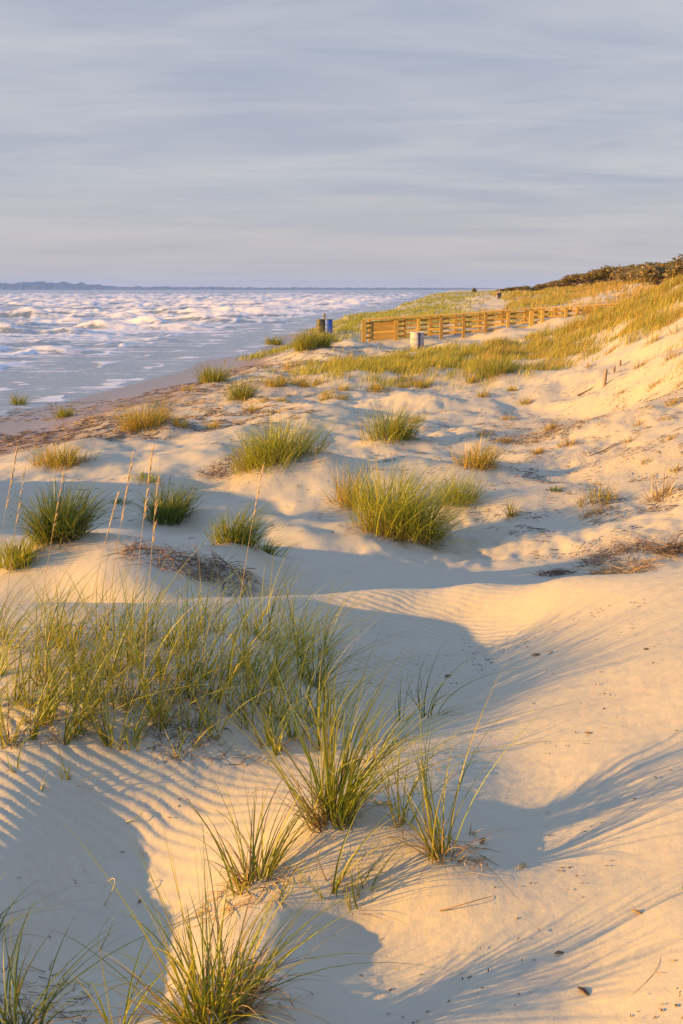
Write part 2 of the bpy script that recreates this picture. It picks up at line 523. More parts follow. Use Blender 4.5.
# ------------------------------------------------------------------ clump list (pixel of the base, width and height in pixels)
# px, py, w, h, leaves, palette, dry share, lean, mound height, label
CLUMPS = [
    (390, 543, 135, 84, 620, 'bright', .22, .25, .14, 'largest bright green grass clump, standing on shaded sand behind the bare dune crest'),
    (352, 508, 60, 46, 160, 'yellow', .2, .2, .10, 'yellowish grass clump touching the left back of the largest green clump'),
    (285, 466, 125, 50, 560, 'bright', .2, .2, .30, 'broad green grass clump on a mound above reddish brown dead brush'),
    (388, 443, 66, 40, 330, 'green', .15, .1, .16, 'round dark-sided green grass clump behind the largest clump'),
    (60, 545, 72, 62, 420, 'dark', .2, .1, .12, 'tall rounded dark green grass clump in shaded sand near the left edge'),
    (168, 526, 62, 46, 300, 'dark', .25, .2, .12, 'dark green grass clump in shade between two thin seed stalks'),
    (236, 548, 58, 46, 170, 'green', .15, .55, .12, 'green grass clump with long blades trailing right over shaded sand'),
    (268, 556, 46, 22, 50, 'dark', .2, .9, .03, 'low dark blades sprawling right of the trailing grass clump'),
    (18, 568, 52, 30, 160, 'bright', .1, .1, .06, 'small bright green grass clump below the dark clump at the left edge'),
    (62, 468, 76, 26, 300, 'yellow', .4, .1, .16, 'low yellow-brown grass clump on a sand ledge above the dark clump'),
    (145, 432, 62, 34, 330, 'yellow', .3, .15, .18, 'yellow-green grass clump on the brown beach wrack'),
    (180, 432, 30, 14, 90, 'yellow', .3, .15, .05, 'low straggling grass tuft right of the clump on the beach wrack'),
    (19, 407, 15, 18, 90, 'green', .2, .1, .05, 'small upright grass tuft standing alone at the edge of the sea'),
    (66, 417, 27, 14, 110, 'green', .2, .1, .06, 'small round grass tuft on wet sand beside the sea'),
    (213, 384, 38, 23, 230, 'green', .2, .1, .12, 'green grass clump on the beach where the wet sand narrows'),
    (242, 402, 36, 25, 220, 'green', .2, .1, .12, 'green grass clump just below and right of the beach clump'),
    (276, 388, 28, 15, 120, 'yellow', .3, .1, .06, 'small yellow-green tuft right of the two beach clumps'),
    (300, 388, 26, 14, 110, 'yellow', .4, .1, .06, 'low yellow tuft at the edge of the broad grassy patch'),
    (310, 350, 48, 24, 420, 'green', .15, .0, .25, 'thick green grass clump growing right below the barrels'),
    (275, 345, 26, 12, 140, 'green', .2, .0, .1, 'low green clump left of the barrels above the beach'),
    (478, 470, 56, 34, 210, 'yellow', .45, .2, .10, 'yellow and straw-coloured grass clump right of the round green clump'),
    (460, 506, 52, 36, 170, 'bright', .15, .25, .08, 'bright loose grass tuft right behind the largest green clump'),
    (511, 520, 11, 28, 26, 'yellow', .5, .15, .02, 'tiny narrow grass tuft alone on the shaded sand'),
    (598, 502, 58, 26, 70, 'yellow', .5, .1, .04, 'sparse yellow grass tuft on trampled sand, with a dead tuft below it'),
    (593, 516, 34, 14, 60, 'straw', .9, .1, .03, 'small dead straw tuft below the sparse yellow tuft'),
    (660, 502, 44, 34, 46, 'straw', .7, .0, .03, 'thin twiggy dry tuft near the right edge above the wrack'),
    (555, 492, 14, 9, 24, 'dark', .0, .3, .01, 'little dark green seedling on pale sand'),
    (146, 482, 46, 12, 70, 'bright', .2, .1, .04, 'small bright tuft behind the thin seed stalks'),
    (120, 505, 22, 7, 50, 'dark', .0, .6, .02, 'low dark green creeping plant left of the dark clump'),
    (498, 376, 56, 20, 300, 'green', .3, .1, .12, 'wide low grass clump at the right end of the grassy patch'),
    (540, 358, 30, 12, 110, 'yellow', .4, .1, .05, 'low dry grass tuft on the path side of the grassy patch'),
    (470, 384, 22, 10, 70, 'yellow', .3, .1, .03, 'small tuft left of the wide low clump'),
    (425, 388, 26, 12, 80, 'yellow', .3, .1, .04, 'small yellow tuft on bare sand in front of the grassy patch'),
    (380, 392, 30, 14, 90, 'yellow', .3, .1, .04, 'low yellow tuft behind the round green clump'),
    # foreground
    (335, 822, 105, 138, 190, 'green', .28, .25, .10, 'dense upright foreground clump with straw at its base, in the middle of the ridge'),
    (254, 888, 95, 105, 62, 'green', .35, .0, .06, 'loose foreground clump with splayed blades, left of the dense upright clump'),
    (214, 1022, 170, 148, 210, 'green', .5, .05, .10, 'large spiky grass clump at the bottom edge of the picture'),
    (402, 832, 40, 112, 16, 'green', .25, .25, .02, 'few tall blades with a brown base right of the dense upright clump'),
    (446, 860, 74, 150, 46, 'green', .40, .40, .05, 'tall thin clump with curled straw base on the shaded slope'),
    (330, 898, 46, 95, 16, 'green', .25, .35, .02, 'few upright blades in front of the dense upright clump'),
    (362, 905, 80, 50, 20, 'green', .3, 1.0, .02, 'blades bent flat to the right over sunlit streaked sand'),
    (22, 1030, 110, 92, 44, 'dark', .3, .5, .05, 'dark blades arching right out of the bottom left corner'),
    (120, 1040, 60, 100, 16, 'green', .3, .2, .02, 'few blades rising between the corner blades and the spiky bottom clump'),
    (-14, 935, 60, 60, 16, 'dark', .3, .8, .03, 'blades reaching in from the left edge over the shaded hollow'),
    (432, 716, 60, 62, 16, 'dark', .2, 1.0, .02, 'long blades arching right over the shaded rippled hollow'),
    (400, 722, 24, 44, 7, 'green', .2, .4, .01, 'few short blades at the edge of the shaded rippled hollow'),
    (375, 760, 40, 60, 14, 'green', .4, .5, .02, 'thin blades behind the dense upright clump'),
    (280, 905, 18, 50, 8, 'yellow', .4, .2, .01, 'thin yellow blades between the loose clump and the few upright blades'),
    (470, 836, 26, 16, 12, 'straw', .8, .6, .01, 'small dead straw tuft on shaded sand right of the tall thin clump'),
]
SLOPE = [(668, 440, 22, 9), (640, 425, 18, 7), (676, 402, 26, 12), (655, 385, 22, 9), (640, 366, 24, 10), (672, 358, 30, 13), (680, 330, 26, 14), (652, 342, 26, 11), (622, 392, 16, 6), (676, 470, 20, 9), (646, 462, 14, 6),
         (630, 440, 14, 5), (600, 425, 14, 5), (610, 352, 20, 9), (590, 366, 16, 6), (664, 420, 18, 7), (682, 384, 22, 10)]
_q = random.Random(21)
MIDTUFT = []
for k in range(34):
    if k < 20:
        px, py = _q.uniform(285, 545), _q.uniform(362, 408)
    elif k < 27:
        px, py = _q.uniform(150, 300), _q.uniform(375, 428)
    else:
        px, py = _q.uniform(400, 600), _q.uniform(405, 455)
    MIDTUFT.append((px, py, _q.uniform(14, 30), _q.uniform(6, 13), 'yellow' if k < 27 else 'gold'))
# tufts of the left foreground ridge: pixel, height in pixels
RIDGE = []
_r = random.Random(3)
for gx in range(-30, 330, 14):
    for row, (gy, hh) in enumerate(((640, 58), (672, 72), (704, 82), (734, 70))):
        px = gx + _r.uniform(-8, 8) + row * 4
        edge = (1 if px < 275 else max(.2, 1 - (px - 285) / 90))
        if _r.random() > (.92 if row < 3 else .62) * (.4 + .6 * edge):
            continue
        py = gy + _r.uniform(-12, 12) + max(0, px - 220) * .12
        RIDGE.append((px, py, _r.uniform(26, 50), hh * _r.uniform(1.0, 1.75), int(_r.uniform(13, 27))))
RIDGE += [(188, 748, 40, 70, 12), (70, 780, 44, 42, 7), (178, 752, 30, 60, 8), (20, 770, 30, 40, 5), (40, 792, 26, 22, 4)]


def place(px, py, w, h, mound):
    p = hit(px, py, mound * .85)
    d = np.linalg.norm(p)
    return p, d


_placed = []
for c in CLUMPS:
    nr = c[1] > 600
    p, d = place(c[0], c[1] - (0 if nr else c[3] * .11), c[2], c[3], c[8] * (.5 if nr else 1))
    _placed.append((p, d))
for c, (p, d) in zip(CLUMPS, _placed):
    if c[8] > .005:
        MOUNDS.append((p[0], p[1], c[8] * (.5 if d < 9 else 1), max(.10, c[2] / F * d * .55)))
_slope_pos = [hit(c[0], c[1], 0.01) for c in SLOPE]
_mid_pos = [hit(c[0], c[1], 0.01) for c in MIDTUFT]
_ridge_pos = [hit(c[0], c[1], 0.01) for c in RIDGE]


def clump_parts(w, h, n, pal, dry, lean, near, x, y, twigs=False):
    """green and dry leaf arrays around the origin of a clump that stands at x, y"""
    out = []
    z0 = gz(x, y)
    for names, cnt, isdry in (([pal] if pal != 'straw' else ['straw'], int(n * (1 - dry)), False), (['straw', 'brown'] if near else ['straw'], int(n * dry * 1.5), True)):
        if cnt < 1:
            out.append(None); continue
        k = 3 if near and n < 40 else (7 if near else 12)
        cr = np.sqrt(rng.random(k)) * w * (.15 if near else .27); ca = rng.random(k) * 2 * math.pi
        ch = 1.08 - .45 * (cr / (w * .30)) * rng.random(k) - rng.random(k) * .2
        ki = rng.integers(0, k, cnt)
        r = np.sqrt(rng.random(cnt)) * w * (.09 if near else .17)
        a = rng.random(cnt) * 2 * math.pi
        bx, by = cr[ki] * np.cos(ca[ki]) + r * np.cos(a), (cr[ki] * np.sin(ca[ki]) + r * np.sin(a)) * .9
        bz = ground(x + bx, y + by) - z0 - .012
        phi = np.arctan2(by, bx) + rng.normal(0, .8, cnt)
        rel = np.clip(np.hypot(bx, by) / (w * (.22 if near else .40) + 1e-6), 0, 1)
        th0 = np.abs(rng.normal(.10, .12, cnt)) + rel * rng.uniform(.05, .6 if near else .95, cnt)
        bend = rng.gamma(2.0, .32, cnt) + rel * .25
        ln = h * (.42 + .72 * rng.beta(2.2, 1.6, cnt)) * ch[ki]
        stray = rng.random(cnt) < .14
        ln = np.where(stray, h * rng.uniform(.8, 1.25, cnt), ln); th0 = np.where(stray, rng.uniform(.35, 1.0, cnt), th0); bend = np.where(stray, rng.uniform(.5, 1.5, cnt), bend)
        if isdry:
            ln *= rng.uniform(.15, .8, cnt); th0 += rng.uniform(0, .6, cnt); bend += rng.uniform(-.3, 1.2, cnt)
        wd = np.full(cnt, .0088 if near else .013) * rng.uniform(.6, 1.25, cnt)
        if not near:
            wd *= max(1, np.hypot(x, y) / 26)
        wind = (lean + (.25 if near else .14)) * rng.uniform(.1, .8, cnt)
        tn = tints(cnt, names)
        out.append(blade_arrays(np.stack([bx, by, bz], 1), phi, th0, bend, ln, wd, tn, seg=8 if near else 5, fold=near, wind=wind))
    return out


def build_clump(name, p, w, h, n, pal, dry, lean, near, label, group=None, cat='grass clump'):
    n = int(n * (1.12 if near else 2.3))
    root = empty(name, (p[0], p[1], gz(p[0], p[1]) + CAMZ), label, cat, group)
    g, dr = clump_parts(w, h, n, pal, dry, lean, near, p[0], p[1])
    if g is not None:
        link('green_blades' if pal != 'straw' else 'straw_blades', mesh_from('green_blades', g[0], g[1], M_BLADE, True, g[2]), root)
    if dr is not None:
        link('dry_blades', mesh_from('dry_blades', dr[0], dr[1], M_BLADE, True, dr[2]), root)
    return root


# ------------------------------------------------------------------ ground
def build_ground():
    rows = [-8.0]
    while rows[-1] < 2.4:
        rows.append(rows[-1] + (.25 if rows[-1] < 0 else .08))
    while rows[-1] < 9.0:
        rows.append(rows[-1] + .017)
    st = .017
    while rows[-1] < 4000:
        st = min(st * 1.03, max(.05, rows[-1] * .0058))
        rows.append(rows[-1] + st)
    ys = np.array(rows)
    t1 = np.linspace(-.40, .40, 620)
    t2 = np.geomspace(.0013, .75, 150)
    tt = np.concatenate([-(.40 + np.cumsum(np.linspace(.0013, .012, 130)))[::-1], t1, .40 + np.cumsum(np.linspace(.0013, .012, 130))])
    X = tt[None, :] * (ys[:, None] + np.where(ys[:, None] < 0, 3.0 - ys[:, None], 3.0) + np.where(ys[:, None] > 3, 0, 0))
    Y = np.repeat(ys[:, None], len(tt), 1)
    Z = ground(X, Y, fine=True)
    d = X - shore_x(Y)
    wet = sstep(-2.55 - 1.0, -CAMZ + .05, Z) * 0 + np.clip((-3.15 - Z) / .95, 0, 1) * (Y > 14)
    lit = np.zeros_like(X)
    for (px, py, rx, ry, zz, k) in LITTER:
        c = at_z(px, py, zz)
        lit = np.maximum(lit, k * np.exp(-(((X - c[0]) / rx) ** 2 + ((Y - c[1]) / ry) ** 2)))
    veg = hill_density(X, Y) * .45
    lit = np.maximum(lit, veg)
    me = mesh_from('sand_ground', np.stack([X, Y, Z + CAMZ], -1).reshape(-1, 3), grid_faces(*X.shape), M_SAND, True,
                   attrs={'wet': wet, 'litter': lit})
    tag(link('sand_ground', me), kind='structure')


LITTER = [(120, 432, 6, 5, -3.35, .8), (260, 392, 5, 7, -3.4, .8), (60, 440, 5, 4, -3.4, .8), (240, 478, 1.6, 1.2, -3.0, .6), (590, 470, 4.0, 5, -2.9, .62),
          (620, 555, 1.3, 1.2, -3.0, .75), (560, 420, 5, 6, -2.8, .6), (190, 572, .7, .5, -2.55, .55), (320, 345, 6, 9, -3.4, .8), (430, 375, 6, 7, -2.9, .6), (120, 700, .9, .5, -2.15, .35), (335, 825, .25, .25, -2.1, .3), (640, 410, 4, 5, -2.4, .6)]


def hill_density(x, y):
    z = base_height(x, y)
    n = fbm(x / 2.6 + y / 6, y / 4.5, 101, 3)
    a = sstep(-2.2, -.7, z) * (x > .12 * y + 2) * sstep(17, 24, y)
    steep = sstep(28, 52, y + .6 * (x - .3 * y))
    dg = fbm((x + y * .6) / 1.1, (y - x * .6) / 4.5, 111, 2)
    hillv = a * np.clip(.14 + .95 * steep + n * .5 + dg * .9, 0, 1)
    bare = np.exp(-(((x - at_y(570, 304, 70)[0]) / 3.6) ** 2 + ((y - 68) / 5) ** 2))
    f = np.exp(-(((x - 4.2) / 5.2) ** 2 + ((y - 46) / 7.5) ** 2) ** 2) * np.clip(.9 + n * 1.2, 0, 1)
    f2 = np.exp(-(((x - 9.5) / 4.2) ** 2 + ((y - 50) / 3.5) ** 2) ** 2) * np.clip(.75 + n * 1.2, 0, 1)
    d = x - shore_x(y)
    far = sstep(62, 68, y) * sstep(1.5, 5, d) * sstep(700, 400, y) * np.clip(1.15 + n, 0, 1) * (1 - np.exp(-(((x - .133 * y) / 4) ** 2)) * (y > 75))
    barrels = np.exp(-(((x + 1.0) / 3.2) ** 2 + ((y - 72) / 6) ** 2) ** 2) * .8
    return np.clip(np.maximum.reduce([hillv, f, f2, far, barrels]) * (1 - bare), 0, 1)


build_ground()

# grass that only reads as cover: the hill, the field before the boardwalk, the dunes beyond it
def build_cover():
    def scatter(n, x0, x1, y0, y1, logy=True, fan=True):
        y = np.exp(rng.uniform(math.log(y0), math.log(y1), n)) if logy else rng.uniform(y0, y1, n)
        x = rng.uniform(x0, x1, n) * (y if fan else 1)
        tuft = sstep(-.25, .30, fbm(x / .95, y / 1.3, 141, 2))
        keep = rng.random(n) < hill_density(x, y) * (.25 + .75 * tuft)
        return x[keep], y[keep]
    for name, args, hh, pal, per in (
            ('hill_grass', (110000, .12, .62, 17, 260), .5, ['gold', 'gold', 'yellow'], 6),
            ('beach_grass', (38000, -.10, .30, 36, 58), .42, ['yellow', 'bright', 'bright'], 7),
            ('dune_grass', (60000, -.12, .20, 62, 420), .42, ['green', 'bright', 'bright'], 5)):
        x, y = scatter(*args)
        if name == 'hill_grass':
            k = ~((x < .3 * y) & (y < 36) & (rng.random(len(x)) < .5)); x, y = x[k], y[k]
        # tufts of a few leaves
        x = np.repeat(x, per) + rng.normal(0, .09, len(x) * per); y = np.repeat(y, per) + rng.normal(0, .09, len(y) * per)
        n = len(x)
        z = ground(x, y) + CAMZ - .03
        patch = np.clip(.85 + .5 * fbm(x / 3, y / 3, 131, 2) + .5 * fbm(x / .95, y / 1.3, 141, 2), .35, 1.6)
        tn = tints(n, pal)
        ln = hh * rng.uniform(.5, 1.15, n) * patch
        v, f, t = blade_arrays(np.stack([x, y, z], 1), rng.normal(.2, 1.2, n), np.abs(rng.normal(.15, .15, n)), rng.gamma(2, .25, n), ln,
                               np.maximum(.012, y * .00042) * rng.uniform(.7, 1.3, n), tn, seg=3, fold=False, wind=rng.uniform(0, .3, n))
        tag(link(name, mesh_from(name, v, f, M_BLADE, True, t)), kind='stuff')


build_cover()

for c, (p, d) in zip(CLUMPS, _placed):
    px, py, w, h, n, pal, dry, lean, mound, label = c
    near = d < 10
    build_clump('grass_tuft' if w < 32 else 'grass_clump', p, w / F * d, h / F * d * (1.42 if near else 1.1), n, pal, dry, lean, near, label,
                None, 'grass tuft' if w < 32 else 'grass clump')
for c, p in zip(RIDGE, _ridge_pos):
    d = np.linalg.norm(p)
    build_clump('grass_tuft', p, c[2] / F * d, c[3] / F * d * 1.2, c[4], 'green' if _r.random() < .7 else 'bright', .22, .35, True,
                'thin green grass tuft among the many on the left foreground dune ridge', 'grass tufts on the left foreground dune ridge', 'grass tuft')


for c, p in zip(MIDTUFT, _mid_pos):
    d = np.linalg.norm(p)
    build_clump('grass_tuft', p, c[2] / F * d, c[3] / F * d * 1.15, 60, c[4], .4, .2, False,
                'low thin yellowish tuft on the pale hummocky sand between the big clumps and the boardwalk', 'low yellowish tufts scattered over the middle distance', 'grass tuft')
for c, p in zip(SLOPE, _slope_pos):
    d = np.linalg.norm(p)
    build_clump('dry_tuft', p, c[2] / F * d, c[3] / F * d * 1.1, 34, 'gold', .5, .3, False,
                'sparse golden dry tuft on the bright sandy slope at the right', 'dry tufts scattered over the bright sandy slope', 'grass tuft')


# ------------------------------------------------------------------ tall seed stalks
def tube_arrays(path, rad, tint, sides=5):
    path = np.asarray(path, float); n = len(path)
    tg = np.gradient(path, axis=0); tg /= np.linalg.norm(tg, axis=1)[:, None] + 1e-9
    ref = np.where(np.abs(tg[:, 2:3]) > .9, np.array([[1., 0, 0]]), np.array([[0, 0, 1.]]))
    a = np.cross(tg, ref); a /= np.linalg.norm(a, axis=1)[:, None]
    b = np.cross(tg, a)
    ang = np.arange(sides) * 2 * math.pi / sides
    rad = np.broadcast_to(np.asarray(rad, float), (n,))
    v = path[:, None] + rad[:, None, None] * (np.cos(ang)[None, :, None] * a[:, None] + np.sin(ang)[None, :, None] * b[:, None])
    f = []
    for i in range(n - 1):
        for j in range(sides):
            k = (j + 1) % sides
            f.append([i * sides + j, i * sides + k, (i + 1) * sides + k, (i + 1) * sides + j])
    v = v.reshape(-1, 3)
    return v, np.array(f), np.repeat(np.array([tint]), len(v), 0)


def seed_stalk(bx, by, tx, ty, label, heavy=1.0):
    p = hit(bx, by, .01)
    top = at_y(tx, ty, p[1] + .15)
    root = empty('seed_stalk', (p[0], p[1], gz(p[0], p[1]) + CAMZ), label, 'seed stalk')
    dv = top - np.array([p[0], p[1], gz(p[0], p[1])])
    s = np.linspace(0, 1, 14)
    path = np.stack([dv[0] * s ** 1.25, dv[1] * s, dv[2] * s * (1.0)], 1)
    v, f, t = tube_arrays(path, .0024 * (1 - .65 * s), (.40, .29, .14))
    link('stem', mesh_from('stem', v, f, M_DEBRIS, True, t), root)
    parts = []
    for i in range(int(34 * heavy)):
        q = rng.uniform(.70, 1.0)
        b = np.array([np.interp(q, s, path[:, k]) for k in range(3)])
        ph = rng.uniform(-.9, 1.1)
        ln = rng.uniform(.03, .075)
        e = b + np.array([math.cos(ph) * .35, math.sin(ph) * .3, rng.uniform(.4, 1.0)]) * ln
        m = (b + e) / 2
        parts.append(tube_arrays([b, m, e], [.0007, .0024, .0005], (.46, .34, .18), 4))
    v, f, t = join_arrays(parts)
    link('seed_head', mesh_from('seed_head', v, f, M_DEBRIS, True, t), root)


for a in ((128, 690, 152, 448, 'tallest straw-coloured seed stalk, rising past the dark clump in the middle of the left ridge', 1.2),
          (142, 720, 158, 470, 'second tall seed stalk crossing close to the tallest one', .8),
          (100, 690, 132, 455, 'slim leaning seed stalk left of the two crossing ones', .9),
          (234, 655, 262, 468, 'lone tall seed stalk rising in front of the trailing grass clump', .9),
          (36, 660, 62, 478, 'seed stalk rising across the dark rounded clump near the left edge', .7),
          (-12, 640, 16, 452, 'thick-headed seed stalk at the left edge', 1.5),
          (2, 650, 24, 470, 'thin seed stalk just inside the one at the left edge', .6),
          (78, 680, 118, 492, 'leaning thin seed stalk between the rounded clump and the slim one', .7)):
    seed_stalk(*a)


# ------------------------------------------------------------------ dead brush, wrack, litter
def twig_arrays(n, cx, cy, rx, ry, size, pal, thick, up=.35, hgt=0.0):
    K, S = 4, 4
    a = rng.uniform(0, 2 * math.pi, n); r = np.sqrt(rng.random(n))
    s = np.linspace(0, 1, K)[None, :]
    ph = rng.uniform(0, 2 * math.pi, n)[:, None]; ln = (size * rng.uniform(.4, 1.3, n))[:, None]
    el = rng.uniform(-.1, up, n)[:, None]; crv = rng.normal(0, .5, n)[:, None]
    xx = (cx + np.cos(a) * r * rx)[:, None] + ln * s * np.cos(ph + crv * s)
    yy = (cy + np.sin(a) * r * ry)[:, None] + ln * s * np.sin(ph + crv * s)
    zz = ground(xx, yy) + CAMZ + thick * .5 + (rng.random(n) * hgt * (1 - r * .8))[:, None] + ln * s * el * (1 - s * .4)
    th = thick * (1 - .6 * s) * rng.uniform(.6, 1.3, n)[:, None]
    sx, sy = -np.sin(ph + crv * s), np.cos(ph + crv * s)
    ang = np.arange(S) * 2 * math.pi / S
    V = np.stack([np.stack([xx + sx * th * math.cos(q), yy + sy * th * math.cos(q), zz + th * math.sin(q)], -1) for q in ang], 2)
    f = []
    for i in range(K - 1):
        for j in range(S):
            k = (j + 1) % S
            f.append([i * S + j, i * S + k, (i + 1) * S + k, (i + 1) * S + j])
    Fc = (np.array(f)[None] + (np.arange(n) * K * S)[:, None, None]).reshape(-1, 4)
    return V.reshape(-1, 3), Fc, np.repeat(tints(n, [pal]), K * S, 0)


def brush(px, py, w, h, n, label, size=.28, name='dead_brush', pal='wrack', cat='dead brush', thick=.006, dense=True):
    p = hit(px, py, 0)
    d = np.linalg.norm(p)
    v, f, t = twig_arrays(int(n * (.9 if dense else .5)), p[0], p[1], w / F * d / 2, w / F * d / 3.2, size * .7, pal, thick * .6, .9, h / F * d * .8)
    o = link(name, None)
    bpy.data.objects.remove(o)
    base = np.array([p[0], p[1], gz(p[0], p[1]) + CAMZ])
    o = link(name, mesh_from(name, v - base, f, M_DEBRIS, True, t), None, base)
    tag(o, label, cat)


brush(232, 478, 62, 22, 420, 'tangled reddish brown dead brush on the slope under the broad green clump')
brush(262, 479, 36, 12, 160, 'low brown dead brush right of the reddish tangle')
brush(165, 560, 92, 12, 420, 'low mat of brown dead twigs on the lit sand left of the trailing clump', .3, dense=False, pal='brown')
brush(222, 574, 70, 10, 320, 'mat of dark dead runners spilling onto the shaded sand', .3, dense=False)
brush(672, 552, 26, 10, 200, 'heap of dark brown and straw wrack at the right end of the dune crest', .35)
brush(622, 572, 66, 3, 240, 'line of straw-coloured wrack along the back of the dune crest', .3, pal='straw')
brush(556, 574, 36, 4, 170, 'dark patch of wrack scraps in the shaded hollow behind the crest', .15)
brush(618, 555, 70, 4, 300, 'scattered streaks of wrack on the shaded sand right of the hollow', .2)
brush(520, 441, 60, 4, 200, 'brown wrack scraps on trampled sand behind the yellow clump', .3)
brush(560, 432, 60, 4, 200, 'brown wrack scraps on trampled sand near the path', .3)


def clumpy(part, keep):
    v, f, t = part
    K = 16
    V = v.reshape(-1, K, 3); c = V[:, 0, :]
    ok = (fbm(c[:, 0] / .55, c[:, 1] / .8, 151, 2) + rng.normal(0, .12, len(c))) > keep
    V = V[ok]; n = len(V)
    f0 = f.reshape(len(c), -1, 4)[0]
    return V.reshape(-1, 3), (f0[None] + (np.arange(n) * K)[:, None, None]).reshape(-1, 4), t.reshape(-1, K, 3)[ok].reshape(-1, 3)


def litter_field(name, spots, size, thick):
    parts = []
    for px, py, rx, ry, n, pal in spots:
        p = hit(px, py, 0)
        parts.append(clumpy(twig_arrays(int(n * 2.6), p[0], p[1], rx, ry, size, pal, thick, .25, .02), .10))
    v, f, t = join_arrays(parts)
    tag(link(name, mesh_from(name, v, f, M_DEBRIS, True, t)), kind='stuff')


litter_field('beach_wrack', [(120, 425, 5, 4, 1540, 'wrack'), (40, 435, 4, 3, 880, 'wrack'), (270, 372, 5, 7, 1540, 'wrack'), (320, 358, 5, 5, 1100, 'wrack'), (200, 410, 4, 4, 660, 'straw'), (110, 405, 6, 4, 660, 'wrack')], .26, .009)
litter_field('sand_litter', [(590, 450, 5, 6, 756, 'wrack'), (620, 480, 2.5, 3, 468, 'wrack'), (600, 410, 5, 6, 540, 'wrack'), (450, 440, 5, 6, 700, 'wrack'), (540, 430, 3.5, 4, 600, 'brown'), (500, 410, 4, 5, 500, 'brown'), (640, 520, 1.6, 1.6, 360, 'wrack'), (660, 420, 4, 5, 468, 'straw'), (300, 500, 5, 3, 216, 'wrack')], .10, .005)
litter_field('ridge_litter', [(120, 715, 1.0, .35, 260, 'wrack'), (230, 720, .5, .35, 130, 'wrack'), (335, 825, .3, .2, 120, 'straw'), (250, 890, .25, .2, 60, 'straw'), (215, 1000, .3, .2, 90, 'straw'), (450, 860, .15, .12, 40, 'straw'), (60, 650, .8, .5, 120, 'straw'), (30, 1000, .3, .25, 60, 'brown')], .09, .0022)


litter_field('sand_specks', [(600, 720, 1.0, 1.3, 70, 'wrack'), (560, 950, .7, .6, 60, 'wrack'), (400, 660, .8, .8, 50, 'wrack'), (150, 870, .7, .6, 40, 'wrack'), (560, 640, .6, .5, 60, 'wrack'), (640, 1000, .3, .3, 70, 'straw')], .016, .0028)


def scrap(px, py, ln, label, pal='brown', curl=.8, name='twig', thick=.004, cat='twig', lift=.0):
    p = hit(px, py, 0)
    s = np.linspace(0, 1, 9)
    ph = rng.uniform(-.5, .9)
    a = ph + curl * (s - .3) * 2
    dx = np.concatenate([[0], np.cumsum(np.cos(a[1:]))]) * ln / 8; dy = np.concatenate([[0], np.cumsum(np.sin(a[1:]))]) * ln / 8
    zz = ground(p[0] + dx, p[1] + dy) - gz(p[0], p[1]) + thick * .7 + lift * np.sin(s * math.pi) * ln
    v, f, t = tube_arrays(np.stack([dx, dy, zz], 1), thick * (1 - .7 * s), tints(1, [pal])[0], 5)
    tag(link(name, mesh_from(name, v, f, M_DEBRIS, True, t), None, (p[0], p[1], gz(p[0], p[1]) + CAMZ)), label, cat)


def leaf_scrap(px, py, ln, label, pal='brown'):
    """a dry curled leaf: a cupped pointed sheet with thickness"""
    p = hit(px, py, 0)
    n, k = 9, 5
    s = np.linspace(0, 1, n)[:, None]; q = np.linspace(-1, 1, k)[None, :]
    w = ln * .15 * np.sin(s * math.pi) ** .7 + .001
    x = ln * (s - .5) + 0 * q; y = w * q
    z = ln * (.22 * (q ** 2) * np.sin(s * math.pi) + .25 * (s - .5) ** 2 + .04)
    a = rng.uniform(0, 6.28)
    X = x * math.cos(a) - y * math.sin(a); Y = x * math.sin(a) + y * math.cos(a)
    V = np.stack([X, Y, z], -1).reshape(-1, 3)
    f = grid_faces(n, k)
    me = mesh_from('dry_leaf', V, f, M_DEBRIS, True, np.repeat(tints(1, [pal]), len(V), 0))
    o = link('dry_leaf', me, None, (p[0], p[1], gz(p[0], p[1]) + CAMZ))
    md = o.modifiers.new('thick', 'SOLIDIFY'); md.thickness = .002
    tag(o, label, 'dry leaf')


leaf_scrap(583, 993, .055, 'dark curled leaf scrap on the sunlit sand near the bottom right', 'brown')
leaf_scrap(637, 914, .05, 'pale curled leaf scrap lying alone on the sunlit streaked sand', 'straw')
leaf_scrap(559, 954, .035, 'small dark upright scrap on the sunlit streaked sand above the dark curled leaf', 'brown')
leaf_scrap(588, 734, .04, 'tiny dark scrap on the smooth sunlit dune face', 'brown')
leaf_scrap(646, 650, .04, 'tiny dark scrap high on the smooth sunlit dune', 'brown')
leaf_scrap(536, 656, .07, 'larger dark scrap beside the rim of the rippled hollow', 'brown')
leaf_scrap(448, 677, .06, 'dark scrap lying in the shaded rippled hollow', 'brown')
leaf_scrap(483, 845, .06, 'dark dead leaf on the shaded sand beside the small dead tuft', 'brown')
leaf_scrap(140, 902, .035, 'small brown scrap on the rim of the shaded left hollow', 'brown')
scrap(126, 822, .13, 'pale curled leaf blade lying on the rippled sand at the left', 'straw', 1.4, 'dry_leaf', .0035, 'dry leaf', .15)
leaf_scrap(522, 868, .06, 'pale curled scrap where shade meets sunlit sand', 'straw')
scrap(548, 655, .10, 'bent dark twig on the rim of the rippled hollow', 'brown', 1.2)
scrap(104, 905, .16, 'curled pale tendril at the edge of the shaded left hollow', 'straw', 2.2, 'tendril', .003, 'tendril', .5)
scrap(100, 950, .18, 'looped dry tendril below the curled pale one in the left hollow', 'straw', 2.6, 'tendril', .003, 'tendril', .6)
scrap(440, 912, .22, 'thin crooked runner on the streaked sand right of the flat blades', 'straw', .7, 'tendril', .003, 'tendril', .1)
scrap(625, 1000, .2, 'low dry runner half buried in the sand at the bottom right', 'straw', .4, 'tendril', .0022, 'tendril')
scrap(587, 458, .9, 'dark bare stick lying on the trampled sand on the right', 'brown', .3, 'stick', .018, 'stick', .03)
